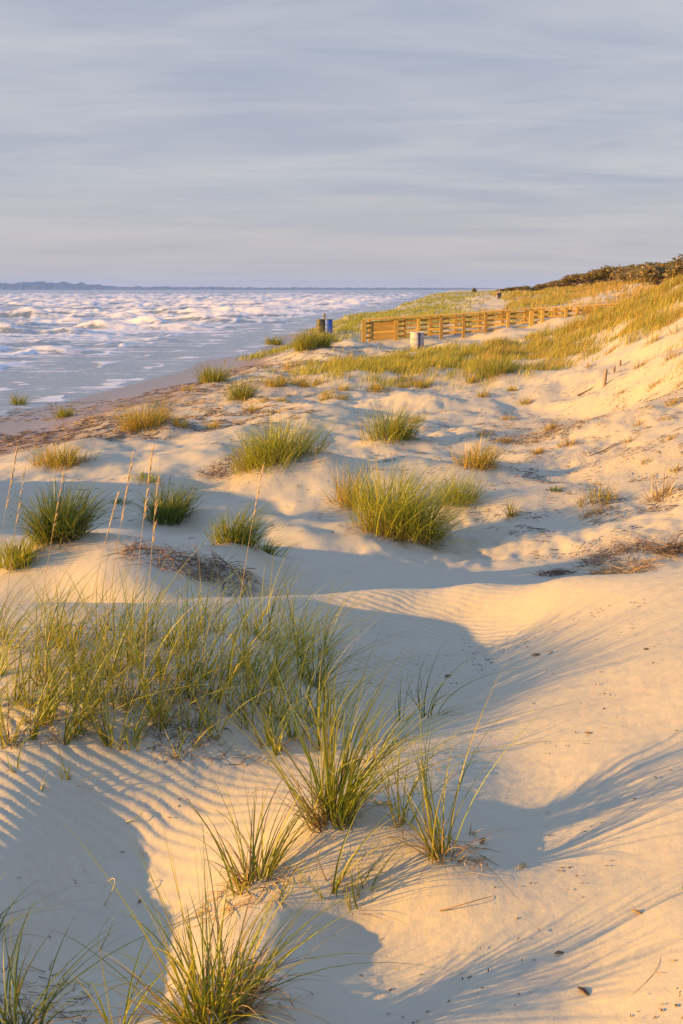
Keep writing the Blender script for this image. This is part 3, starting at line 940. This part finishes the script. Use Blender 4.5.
scrap(578, 396, .5, 'driftwood stick lying across the path just before the stubby posts', 'brown', .1, 'stick', .025, 'stick', .02)
# the small leafy stem that touches the right edge
p_ = hit(684, 889, 0)
build_clump('plant_stem', p_, .03, .085, 9, 'dark', .3, .0, True, 'short dark leafy stem sticking out of sunlit sand at the right edge', None, 'plant')


# ------------------------------------------------------------------ boardwalk, barrels, posts
def box_bm(bm, c, size, rot=None):
    r = bmesh.ops.create_cube(bm, size=1)
    for v in r['verts']:
        q = Vector((v.co.x * size[0], v.co.y * size[1], v.co.z * size[2]))
        if rot is not None:
            q = rot @ q
        v.co = q + Vector(c)


def beam(bm, a, b, wy, hz):
    """a plank from a to b, wy thick sideways and hz high"""
    a, b = Vector(a), Vector(b)
    d = b - a; ln = d.length
    x = d.normalized(); y = Vector((0, 0, 1)).cross(x).normalized(); z = x.cross(y)
    r = bmesh.ops.create_cube(bm, size=1)
    for v in r['verts']:
        v.co = (a + b) / 2 + x * (v.co.x * ln) + y * (v.co.y * wy) + z * (v.co.z * hz)


def obj_bm(name, bm, mat, parent=None, loc=None, bev=.008, smooth=False):
    if bev:
        bmesh.ops.bevel(bm, geom=list(bm.edges), offset=bev, segments=1, affect='EDGES')
    me = bpy.data.meshes.new(name); bm.to_mesh(me); bm.free()
    me.materials.append(mat)
    if smooth:
        for q in me.polygons:
            q.use_smooth = True
    return link(name, me, parent, loc)


def boardwalk():
    prof = [(364, 320.5, 61.0), (441.5, 316.0, 60.6), (486, 312.8, 60.3), (532, 309.3, 60.0), (566.5, 308.0, 59.5), (625, 304.0, 58.6)]
    P = np.array([at_y(*q) for q in prof]); pxs = np.array([q[0] for q in prof])

    def top(px, back=0.0):
        q = np.array([np.interp(px, pxs, P[:, k]) for k in range(3)])
        q[1] += back
        if back:
            q[0] *= (1 + back / 62)
        return q
    o0 = top(364); base = np.array([o0[0], o0[1], o0[2] - 1.15]) + np.array([0, 0, CAMZ])
    root = empty('boardwalk', base, 'long wooden boardwalk with slatted rails rising from the beach into the dune', 'boardwalk')
    sh = np.array([0, 0, CAMZ]) - base
    HT = 1.22
    posts = [364, 396.5, 419, 441.5, 464, 486, 508.7, 532, 543, 566.5, 578, 597, 612]
    for back, ps in ((0.0, posts), (1.7, [370, 405, 431, 456, 480, 503, 526, 556, 588])):
        for px in ps:
            q = top(px, back) + sh
            bm = bmesh.new(); w = .24 if px in (532, 396.5, 364) else .17
            box_bm(bm, (q[0], q[1] + (.0 if back == 0 else 0), q[2] - HT / 2 - .2 - .02), (w, .13, HT + .4))
            obj_bm('post', bm, M_WOOD, root, bev=.01)
        stops = [364, 441.5, 486, 532, 566.5, 622]
        off = .066 + .022
        for k, dz in enumerate((.30, .56, .82, 1.06)):
            bm = bmesh.new()
            for a, b in zip(stops[:-1], stops[1:]):
                beam(bm, Vector(top(a, back) + sh) + Vector((.003, off, -HT + dz)), Vector(top(b, back) + sh) + Vector((-.003, off, -HT + dz)), .04, .10 if back == 0 else .07)
            obj_bm('rail', bm, M_WOOD, root, bev=.006)
        bm = bmesh.new()
        for a, b in zip(stops[:-1], stops[1:]):
            beam(bm, Vector(top(a, back) + sh) + Vector((-.05 if a == 364 else .003, -.02, .025)), Vector(top(b, back) + sh) + Vector((-.003, -.02, .025)), .24, .05)
        obj_bm('top_rail', bm, M_WOOD, root, bev=.008)
    # deck planks between the two railings and the boarded first bay
    bm = bmesh.new()
    for px in np.linspace(366, 618, 88):
        q = top(px) + sh
        box_bm(bm, (q[0], q[1] + .88, q[2] - HT - .12), (.128, 1.5, .045))
    obj_bm('deck', bm, M_WOOD, root, bev=.004)
    bm = bmesh.new()
    for k in range(8):
        a = Vector(top(372) + sh) + Vector((0, .09, -HT + .2 + k * .125)); b = Vector(top(394) + sh) + Vector((0, .09, -HT + .2 + k * .125))
        beam(bm, a, b, .03, .112)
    obj_bm('boarded_panel', bm, M_WOOD, root, bev=.004)


boardwalk()


def barrel_material(name, c, c2, stripe=None):
    m, nt, p = new_mat(name)
    n = obj_noise(nt, 3.0, 5, .65, (1, 1, .35))
    col = mixrgb(nt, ramp(nt, n, [(.5, 0), (.62, 1)]), c, c2)
    if stripe:
        tc = nt.nodes.new('ShaderNodeTexCoord'); sx = nt.nodes.new('ShaderNodeSeparateXYZ')
        nt.links.new(tc.outputs['Object'], sx.inputs[0])
        v = mathn(nt, 'ADD', sx.outputs[0], mathn(nt, 'MULTIPLY', mathn(nt, 'SUBTRACT', n, .5), .3))
        col = mixrgb(nt, ramp(nt, v, [(.02, 0), (.05, 1), (.15, 1), (.19, 0)]), col, stripe)
    nt.links.new(col, p.inputs['Base Color'])
    p.inputs['Roughness'].default_value = .6
    return m


def lathe(bm, prof, sides=28):
    rings = []
    for r, z in prof:
        rings.append([bm.verts.new((r * math.cos(2 * math.pi * i / sides), r * math.sin(2 * math.pi * i / sides), z)) for i in range(sides)])
    for a, b in zip(rings[:-1], rings[1:]):
        for i in range(sides):
            bm.faces.new((a[i], a[(i + 1) % sides], b[(i + 1) % sides], b[i]))
    return rings


def barrel(name, loc, h, r, mat, matrim, label):
    root = empty(name, loc, label, 'barrel')
    bm = bmesh.new()
    z = [0, .02, .05, .33, .35, .37, .63, .65, .67, .96, .98]
    rr = [.94, 1, .985, .985, 1.025, .985, .985, 1.025, .985, .985, 1.0]
    prof = [(.001, .0)] + [(r * a, h * b) for a, b in zip(rr, z)] + [(r * .93, h * .98), (r * .92, h * .25), (.001, h * .25)]
    lathe(bm, prof); obj_bm('drum', bm, mat, root, bev=0, smooth=True)
    bm = bmesh.new()
    lathe(bm, [(r * 1.0, h * .975), (r * 1.03, h * .985), (r * 1.03, h * 1.0), (r * .95, h * 1.005), (r * .93, h * .985), (r * 1.0, h * .975)])
    obj_bm('rim', bm, matrim, root, bev=0, smooth=True)
    return root


M_BLUE = barrel_material('blue_paint', (.025, .085, .42), (.05, .12, .50))
M_OLIVE = barrel_material('olive_paint', (.06, .055, .028), (.13, .09, .04))
M_WHITE = barrel_material('white_paint', (.36, .35, .36), (.26, .24, .24), (.06, .055, .10))
M_RIM = simple_material('barrel_rim', (.10, .08, .06), (.22, .17, .12), 20, .6)
M_RIMW = simple_material('white_rim', (.45, .43, .40), (.62, .6, .58), 20, .6)

bp = hit(324, 337, 0)
bx, by, bz = bp[0], bp[1], gz(bp[0], bp[1]) + CAMZ
sc = by / 1138
tp = at_y(320.6, 333, by); tb = at_y(328.6, 333, by - .05)
barrel('barrel', (tp[0], tp[1], tp[2] + CAMZ), 13.5 * sc, 4.0 * sc, M_OLIVE, M_RIM, 'dark olive barrel hung on the post, left of the blue one')
barrel('barrel', (tb[0], tb[1] - .02, tb[2] + CAMZ), 13.5 * sc, 4.0 * sc, M_BLUE, M_RIM, 'blue barrel hung on the post beside the dark olive one')
root = empty('barrel_post', (bx, by + .05, bz), 'wooden post with a crossbar that carries the two barrels', 'post')
bm = bmesh.new(); ht = at_y(324.6, 313.5, by)[2] + CAMZ - bz
box_bm(bm, (.03, .18, ht / 2 - .15), (.13, .13, ht + .3)); obj_bm('post', bm, M_POSTWOOD, root, bev=.012)
bm = bmesh.new(); box_bm(bm, (.03, .18 - .09, ht * .42), (1.0, .05, .12)); obj_bm('crossbar', bm, M_POSTWOOD, root, bev=.008)

wp = hit(417, 348, 0); wd = wp[1]
barrel('barrel', (wp[0], wp[1], gz(wp[0], wp[1]) + CAMZ - .05), 16.5 * wd / 1138, 6.9 * wd / 1138, M_WHITE, M_RIMW, 'white barrel with a dark vertical streak standing alone before the boardwalk')

for px, py, hpx, wpx, lab in ((604.5, 386, 16.5, 3.6, 'tallest of three stubby wooden posts beside the path'), (614, 373, 7, 2.4, 'short middle one of three stubby posts beside the path'),
                              (620, 366, 6, 2.2, 'small dark farthest one of three stubby posts beside the path'), (630, 342, 5, 1.4, 'thin stub of a post on the grassy slope above the three stubby posts')):
    p = hit(px, py, 0); d = p[1]
    bm = bmesh.new()
    w, h = wpx * d / F, hpx * d / F
    rings = lathe(bm, [(w / 2 * 1.02, -.3), (w / 2, 0), (w / 2 * .97, h * .5), (w / 2 * .95, h - .01), (w / 2 * .8, h), (.001, h + .004)], 12)
    for v in bm.verts:
        v.co.x += .04 * max(0, v.co.z); v.co.x *= 1 + .06 * math.sin(v.co.z * 20); v.co.y += .01 * math.sin(v.co.z * 9 + v.co.x * 30)
    o = obj_bm('wooden_post', bm, M_POSTWOOD, None, (p[0], p[1], gz(p[0], p[1]) + CAMZ), bev=0, smooth=True)
    tag(o, lab, 'post')


# ------------------------------------------------------------------ person far down the beach
def skin_mesh(name, verts, edges, radii, mat, parent, root_i=0, sub=2):
    me = bpy.data.meshes.new(name)
    me.from_pydata([Vector(v) for v in verts], edges, [])
    o = link(name, me, parent)
    bm = bmesh.new(); bm.from_mesh(me)
    lay = bm.verts.layers.skin.verify()
    bm.verts.ensure_lookup_table()
    for i, v in enumerate(bm.verts):
        r = radii[i]
        v[lay].radius = r if isinstance(r, tuple) else (r, r)
        v[lay].use_root = (i == root_i)
    bm.to_mesh(me); bm.free()
    o.modifiers.new('skin', 'SKIN')
    s = o.modifiers.new('sub', 'SUBSURF'); s.levels = s.render_levels = sub
    me.materials.append(mat)
    return o


def person():
    p = at_y(499, 304, 172)
    root = empty('person', (p[0], p[1], gz(p[0], p[1]) + CAMZ), 'tiny distant person in dark clothes walking on the far sand beyond the boardwalk', 'person')
    root.scale = (1.0,) * 3
    skin = simple_material('skin', (.42, .26, .18), (.48, .30, .21), 10, .6)
    dark = simple_material('dark_cloth', (.015, .015, .02), (.03, .03, .035), 12, .9)
    pants = simple_material('dark_trousers', (.02, .02, .03), (.035, .035, .05), 12, .9)
    hair = simple_material('brown_hair', (.03, .02, .012), (.06, .04, .02), 30, .7)
    V = [(0, 0, .95), (0, 0, 1.12), (0, 0, 1.34), (0, 0, 1.47), (0, -.01, 1.55), (0, -.015, 1.64), (0, -.01, 1.74),
         (.10, 0, .90), (.12, -.10, .50), (.12, -.05, .09), (.12, -.20, .03), (-.10, 0, .90), (-.12, .12, .50), (-.12, .26, .12), (-.12, .13, .04),
         (.19, 0, 1.42), (.25, .06, 1.15), (.24, -.04, .90), (.24, -.08, .80), (-.19, 0, 1.42), (-.25, -.05, 1.15), (-.24, -.16, .92), (-.24, -.2, .82)]
    E = [(0, 1), (1, 2), (2, 3), (3, 4), (4, 5), (5, 6), (0, 7), (7, 8), (8, 9), (9, 10), (0, 11), (11, 12), (12, 13), (13, 14), (2, 15), (15, 16), (16, 17), (17, 18), (2, 19), (19, 20), (20, 21), (21, 22)]
    Rr = [(.15, .11), (.13, .10), (.16, .11), .06, .065, .10, .06, .09, .06, .045, .04, .09, .06, .045, .04, .06, .045, .035, .035, .06, .045, .035, .035]
    skin_mesh('body', V, E, Rr, skin, root)
    jv = [V[i] for i in (0, 1, 2, 15, 16, 17, 19, 20, 21)]
    skin_mesh('jacket', jv, [(0, 1), (1, 2), (2, 3), (3, 4), (4, 5), (2, 6), (6, 7), (7, 8)], [(.175, .135), (.16, .125), (.185, .135), .08, .062, .05, .08, .062, .05], dark, root)
    tv = [V[i] for i in (0, 7, 8, 9, 11, 12, 13)]
    skin_mesh('trousers', tv, [(0, 1), (1, 2), (2, 3), (0, 4), (4, 5), (5, 6)], [(.16, .12), .11, .08, .065, .11, .08, .065], pants, root)
    skin_mesh('hair', [(0, .03, 1.66), (0, .02, 1.77)], [(0, 1)], [.105, .07], hair, root)
    for s in (1, -1):
        bm = bmesh.new(); bmesh.ops.create_uvsphere(bm, u_segments=8, v_segments=6, radius=.014)
        obj_bm('eye', bm, hair, root, (.035 * s, -.115, 1.66), bev=0, smooth=True)


person()


# ------------------------------------------------------------------ shrubs of the thicket
def shrub_mesh(seed, brown):
    rg = np.random.default_rng(seed)
    n = 1900
    lob = [(rg.uniform(-.9, .9), rg.uniform(-.5, .5), rg.uniform(.4, .95), rg.uniform(.35, .62)) for _ in range(9)]
    c = np.array([lob[i] for i in rg.integers(0, 9, n)])
    dv = rg.normal(0, 1, (n, 3)); dv /= np.linalg.norm(dv, axis=1)[:, None]
    rad = c[:, 3] * rg.uniform(.45, 1.05, n)
    p = c[:, :3] + dv * rad[:, None]
    p[:, 2] = np.abs(p[:, 2]) * (1 + .12 * np.sin(p[:, 0] * 5)) + .05
    p[:, 0] += .25 * p[:, 2]                  # sheared by the wind
    a = rg.normal(0, 1, (n, 3)); a /= np.linalg.norm(a, axis=1)[:, None]
    b = np.cross(a, rg.normal(0, 1, (n, 3))); b /= np.linalg.norm(b, axis=1)[:, None]
    s = rg.uniform(.05, .11, n)[:, None]
    V = np.stack([p - a * s * 1.4, p + b * s * .6, p + a * s * 1.4, p - b * s * .6], 1).reshape(-1, 3)
    Fc = np.arange(n * 4).reshape(n, 4)
    pal = np.array([(.26, .165, .06), (.18, .14, .045), (.30, .18, .075), (.13, .115, .04)] if brown else [(.16, .12, .045), (.12, .11, .04), (.20, .14, .055)])
    t = np.repeat(pal[rg.integers(0, len(pal), n)] * rg.normal(1, .2, (n, 1)), 4, 0)
    crown = mesh_from('crown', V, Fc, M_BLADE, False, np.clip(t, .01, .3))
    parts = []
    for i in range(9):
        l = lob[i]
        s = np.linspace(0, 1, 5)[:, None]
        b0 = np.array([[rg.uniform(-.25, .25), rg.uniform(-.15, .15), -.15]]); e = np.array([[l[0] + .25 * l[2], l[1], l[2] + .25]])
        path = b0 + (e - b0) * s + np.array([[0, 0, 1]]) * (.15 * np.sin(s * math.pi))
        parts.append(tube_arrays(path, .04 * (1 - .75 * s[:, 0]), (.16, .12, .085), 5))
    v, f, t = join_arrays(parts)
    return crown, mesh_from('trunk', v, f, M_DEBRIS, True, t)


SHM = [shrub_mesh(s, s % 3 != 0) for s in range(5)]
SHRUBS = []
rs = random.Random(5)


def shrub(px, py, Y, wpx, hpx, label, group=None):
    q = at_y(px, py, Y)
    z = gz(q[0], q[1])
    zz = min(q[2], z + 1.0)
    cr, tr = SHM[rs.randrange(5)]
    root = empty('shrub', (q[0], q[1], max(z, zz) + CAMZ - .1), label, 'shrub', group)
    root.scale = (wpx * Y / F / 1.6, wpx * Y / F / 1.6, hpx * Y / F / 1.35)
    root.rotation_euler = (0, 0, rs.uniform(-.4, .4))
    link('crown', cr, root); link('trunk', tr, root)


G = 'wind-clipped shrubs along the top of the dune'
# px, base y, distance, width, height
for i, a in enumerate(((676, 281, 62, 34, 20), (655, 281, 64, 32, 18), (640, 280, 72, 26, 14), (690, 280, 70, 40, 22), (668, 276, 84, 36, 14), (628, 278, 84, 30, 14),
                       (612, 278, 90, 26, 12), (600, 280, 96, 24, 10), (588, 281, 104, 22, 9), (620, 275, 110, 30, 10), (645, 275, 100, 32, 12), (575, 283, 116, 20, 8),
                       (563, 284, 130, 18, 7), (552, 285, 140, 16, 6), (542, 286.5, 150, 14, 5), (532, 288, 165, 14, 4.5), (522, 289.5, 180, 12, 4), (512, 290, 200, 12, 3.5), (504, 291, 220, 12, 3),
                       (583, 280, 112, 26, 8), (607, 277, 100, 30, 10), (634, 276, 92, 34, 11), (659, 276, 78, 36, 13), (647, 279, 68, 30, 12), (590, 278, 128, 26, 8), (571, 281, 126, 22, 7), (624, 280, 80, 30, 10), (700, 276, 90, 36, 18), (720, 280, 72, 40, 22), (735, 276, 90, 40, 20))):
    near_lab = {0: 'brown wind-clipped shrub reaching highest at the right edge of the dune top', 5: 'brown wind-clipped shrub at the left end of the tall thicket on the dune top'}
    shrub(*a, near_lab.get(i, 'wind-clipped brown-green shrub in the thicket along the dune top'), None if i in near_lab else G)
shrub(474, 294.5, 330, 3, 6, 'tiny dark shrub at the seaward tip of the far dune')


# ------------------------------------------------------------------ sea and headland
def sea_material():
    m, nt, p = new_mat('sea_water')
    foam = attr(nt, 'foam')
    n1 = pos_noise(nt, .55, 6, .68, (.22, 1.0, .3))
    n2 = pos_noise(nt, 2.2, 5, .7, (.4, 1.0, .4))
    v = mathn(nt, 'ADD', foam, mathn(nt, 'ADD', mathn(nt, 'MULTIPLY', mathn(nt, 'SUBTRACT', n1, .5), 1.9), mathn(nt, 'MULTIPLY', mathn(nt, 'SUBTRACT', n2, .5), 1.2)))
    fm = ramp(nt, v, [(.44, 0), (.70, 1)])
    c = mixrgb(nt, fm, (.14, .165, .165), (.54, .525, .48))
    nt.links.new(c, p.inputs['Base Color'])
    rr = nd(nt, 'ShaderNodeMapRange'); rr.inputs[3].default_value = .16; rr.inputs[4].default_value = .8
    nt.links.new(fm, rr.inputs[0]); nt.links.new(rr.outputs[0], p.inputs['Roughness'])
    p.inputs['IOR'].default_value = 1.33
    h = mathn(nt, 'ADD', pos_noise(nt, 1.4, 5, .62, (.45, 1, 1)), mathn(nt, 'MULTIPLY', fm, .25))
    nt.links.new(bump(nt, h, .5, .25), p.inputs['Normal'])
    return m


def build_sea():
    rows = [-8.0]
    st = .35
    while rows[-1] < 30:
        rows.append(rows[-1] + .5)
    while rows[-1] < 40000:
        rows.append(rows[-1] + max(.16, rows[-1] * (.0042 if rows[-1] < 900 else .02)))
    ys = np.array(rows)
    tt = np.concatenate([np.linspace(-1.1, -.36, 60)[:-1], np.linspace(-.36, .16, 460), np.linspace(.16, .7, 30)[1:]])
    Y = np.repeat(ys[:, None], len(tt), 1)
    X = tt[None, :] * (Y + np.where(Y < 0, 20 - Y, 20)) 
    off = shore_x(Y) - X                       # metres out from the shore line
    deep = sstep(1, 16, off) 
    big = sstep(2, 20, off) * sstep(4000, 900, Y)
    # lines of breakers, warped so that each crest is short and uneven
    wx = 5.5 * fbm(X / 38, Y / 55, 201, 2); 
    ph = (Y + .22 * X + wx) / 11.0
    k = np.floor(ph); fr = ph - k
    amp = np.clip(.25 + .95 * perlin(X / 30 + k * 7.7, k * 3.1, 205) + .5 * perlin(X / 4.5 + k * 5.1, k * 1.3, 206), 0, 1.3)
    prof = np.exp(-((fr - .35) / .085) ** 2) * (fr < .35) + np.exp(-((fr - .35) / .24) ** 2) * (fr >= .35)
    Z = big * 1.25 * amp * prof
    crest = big * np.clip(amp * 1.3 - .15, 0, 1) * (np.exp(-((fr - .40) / .09) ** 2))
    wash = np.exp(-((fr - .12) / .22) ** 2) * np.clip(amp, 0, 1) * big
    Z += deep * (.05 * fbm(X / 4, Y / 2.6, 211, 3) + .17 * big * (.5 - np.abs(fbm(X / 6.5, Y / 4.2, 214, 3))) + .22 * big * (.5 - np.abs(fbm(X / 2.4, Y / 1.6, 217, 2))))
    # low swash lines near the beach
    ph2 = (off + 2.2 * fbm(X / 6, Y / 9, 221, 3) + .8 * fbm(X / 1.6, Y / 2.5, 222, 2)) / 4.2
    fr2 = ph2 - np.floor(ph2)
    sw = sstep(32, 6, off) * np.exp(-((fr2 - .25) / .10) ** 2) * np.clip(.30 + 1.1 * perlin(X / 5, Y / 6, 223) + .8 * perlin(X / 1.5, Y / 2, 224), 0, 1)
    Z += .14 * sw * deep
    edge = np.exp(-((off - .4) / .8) ** 2)
    mid = sstep(3000, 300, Y)
    foam = np.clip(.24 + .24 * mid * deep + 1.0 * crest + .5 * wash + .7 * sw + .10 * edge + .30 * fbm(X / 22, Y / 9, 231, 3) * deep + .45 * big * (.30 - np.abs(fbm(X / 6.5, Y / 4.2, 214, 3))), 0, 1.2)
    foam = foam - .55 * big * np.clip(amp, 0, 1) * np.exp(-((fr - .26) / .06) ** 2) + .10 * sstep(40, 8, off)
    foam *= np.where(Y > 420, sstep(2600, 420, Y) * .85 + .0, 1)
    Z += .012
    me = mesh_from('sea', np.stack([X, Y, Z], -1).reshape(-1, 3), grid_faces(*X.shape), sea_material(), True, attrs={'foam': foam})
    tag(link('sea', me), kind='structure')


build_sea()


def headland(name, pts, Y, depth):
    """a wooded ridge on the far shore: a lumpy bank with depth"""
    px = np.arange(pts[0][0], pts[-1][0] + .01, 1.0)
    hh = np.interp(px, [q[0] for q in pts], [q[1] for q in pts])
    n = len(px)
    prof = [(0, 0), (.06, .55), (.2, .9), (.5, 1.0), (.8, .7), (1, 0)]
    V = []
    for i in range(n):
        for a, b in prof:
            x = (px[i] - W2) / F * Y
            w = .75 + .35 * perlin(px[i] / 3.0, a * 5 + 2, 301) + .25 * perlin(px[i] / 1.2, a * 9, 302)
            V.append((float(x), Y + a * depth, float(max(0, hh[i] / F * Y * b * w)) - (1 if b == 0 else 0)))
    m, nt, p = new_mat('far_woods')
    nn = pos_noise(nt, .02, 4)
    nt.links.new(mixrgb(nt, nn, (.035, .05, .03), (.07, .08, .05)), p.inputs['Base Color']); p.inputs['Roughness'].default_value = .95
    tag(link(name, mesh_from(name, V, grid_faces(n, len(prof)), m, True)), kind='structure')


headland('headland', [(-300, 6), (-60, 8.5), (0, 8.3), (20, 8.8), (60, 8), (85, 6), (115, 3.4), (160, 3.6), (260, 3.0), (420, 2.6), (500, 2.2)], 5200.0, 600.0)

# ------------------------------------------------------------------ air
HAZE = True
if HAZE:
    bm = bmesh.new(); box_bm(bm, (0, 2600, 18), (14000, 7600, 56))
    o = obj_bm('haze', bm, bpy.data.materials.new('haze_air'), bev=0)
    m = o.data.materials[0]; m.use_nodes = True; nt = m.node_tree
    for n_ in list(nt.nodes):
        if n_.type != 'OUTPUT_MATERIAL':
            nt.nodes.remove(n_)
    vol = nd(nt, 'ShaderNodeVolumePrincipled'); vol.inputs['Density'].default_value = 1.2e-4
    vol.inputs['Color'].default_value = (.25, .44, .95, 1); vol.inputs['Anisotropy'].default_value = 0.0
    nt.links.new(vol.outputs[0], next(n_ for n_ in nt.nodes if n_.type == 'OUTPUT_MATERIAL').inputs['Volume'])
    tag(o, kind='stuff')

# ------------------------------------------------------------------ light, sky, camera
sun = bpy.data.lights.new('sun', 'SUN'); sun.energy = 4.9; sun.angle = R(.8); sun.color = (1.0, .52, .085)
so = bpy.data.objects.new('sun', sun); COL.objects.link(so)
dirv = Vector((SUN_DIR[0] * math.cos(SUN_EL), SUN_DIR[1] * math.cos(SUN_EL), -math.sin(SUN_EL)))
so.rotation_euler = dirv.to_track_quat('-Z', 'Y').to_euler()
so.location = (-20, -8, 12)

world = bpy.data.worlds.new('World'); SC.world = world; world.use_nodes = True
nt = world.node_tree; nt.nodes.clear()
out = nd(nt, 'ShaderNodeOutputWorld'); bg = nd(nt, 'ShaderNodeBackground'); bg.inputs[1].default_value = .1
sky = nd(nt, 'ShaderNodeTexSky'); sky.sky_type = 'NISHITA'; sky.sun_disc = False
sky.sun_elevation = SUN_EL
sky.sun_rotation = math.atan2(-SUN_DIR[0], -SUN_DIR[1])
sky.air_density = 1.0; sky.dust_density = 1.5; sky.ozone_density = 1.2
tc = nd(nt, 'ShaderNodeTexCoord'); sep = nd(nt, 'ShaderNodeSeparateXYZ')
nt.links.new(tc.outputs['Generated'], sep.inputs[0])
zc = mathn(nt, 'MAXIMUM', sep.outputs[2], 0.0)
den = mathn(nt, 'ADD', zc, .09)
cmb = nd(nt, 'ShaderNodeCombineXYZ')
nt.links.new(mathn(nt, 'DIVIDE', sep.outputs[0], den), cmb.inputs[0]); nt.links.new(mathn(nt, 'DIVIDE', sep.outputs[1], den), cmb.inputs[1])


def cloud(scale, scl, detail, rough, rz=0.0):
    mp = nd(nt, 'ShaderNodeMapping'); mp.inputs['Scale'].default_value = scl; mp.inputs['Rotation'].default_value = (0, 0, rz)
    nt.links.new(cmb.outputs[0], mp.inputs[0])
    n = nd(nt, 'ShaderNodeTexNoise'); n.inputs['Scale'].default_value = scale; n.inputs['Detail'].default_value = detail; n.inputs['Roughness'].default_value = rough
    n.inputs['Distortion'].default_value = .6
    nt.links.new(mp.outputs[0], n.inputs['Vector'])
    return n.outputs[0]


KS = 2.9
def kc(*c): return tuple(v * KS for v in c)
c1 = cloud(.8, (.7, 1.4, 1), 6, .58, R(-10)); c2 = cloud(1.25, (.6, 1.35, 1), 8, .62, R(-14))
body = mixrgb(nt, ramp(nt, c1, [(.36, 0), (.64, 1)]), kc(.47, .525, .665), kc(.585, .615, .705))
body = mixrgb(nt, mathn(nt, 'MULTIPLY', ramp(nt, c2, [(.42, 0), (.70, 1)]), .75), body, kc(.74, .74, .77))
lowf = ramp(nt, zc, [(0, 1), (.03, .65), (.09, .14), (.2, 0)])
low = mixrgb(nt, ramp(nt, c1, [(.35, 0), (.65, 1)]), kc(.66, .60, .60), kc(.76, .68, .645))
body = mixrgb(nt, lowf, body, low)
fin = mixrgb(nt, .93, sky.outputs[0], body)
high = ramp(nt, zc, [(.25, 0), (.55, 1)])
body = mixrgb(nt, high, body, kc(.68, .96, 1.74))  # sky above the frame, made brighter and bluer to fill the shaded sand
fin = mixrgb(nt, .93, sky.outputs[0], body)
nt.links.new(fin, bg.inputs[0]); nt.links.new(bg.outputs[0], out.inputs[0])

cam = bpy.data.cameras.new('camera'); co = bpy.data.objects.new('camera', cam); COL.objects.link(co)
cam.sensor_fit = 'VERTICAL'; cam.sensor_height = 36; cam.lens = 36 * F / 1024
cam.clip_start = .05; cam.clip_end = 60000
co.location = (0, 0, CAMZ); co.rotation_euler = (math.pi / 2 - PITCH, 0, 0)
SC.camera = co
SC.render.resolution_x, SC.render.resolution_y = 683, 1024
SC.render.engine = 'CYCLES'
SC.cycles.max_bounces = 6; SC.cycles.volume_bounces = 1
SC.cycles.use_denoising = True
SC.view_settings.view_transform = 'Standard'; SC.view_settings.look = 'None'
SC.view_settings.gamma = 1; SC.view_settings.use_curve_mapping = False
SC.view_settings.exposure = 1.5
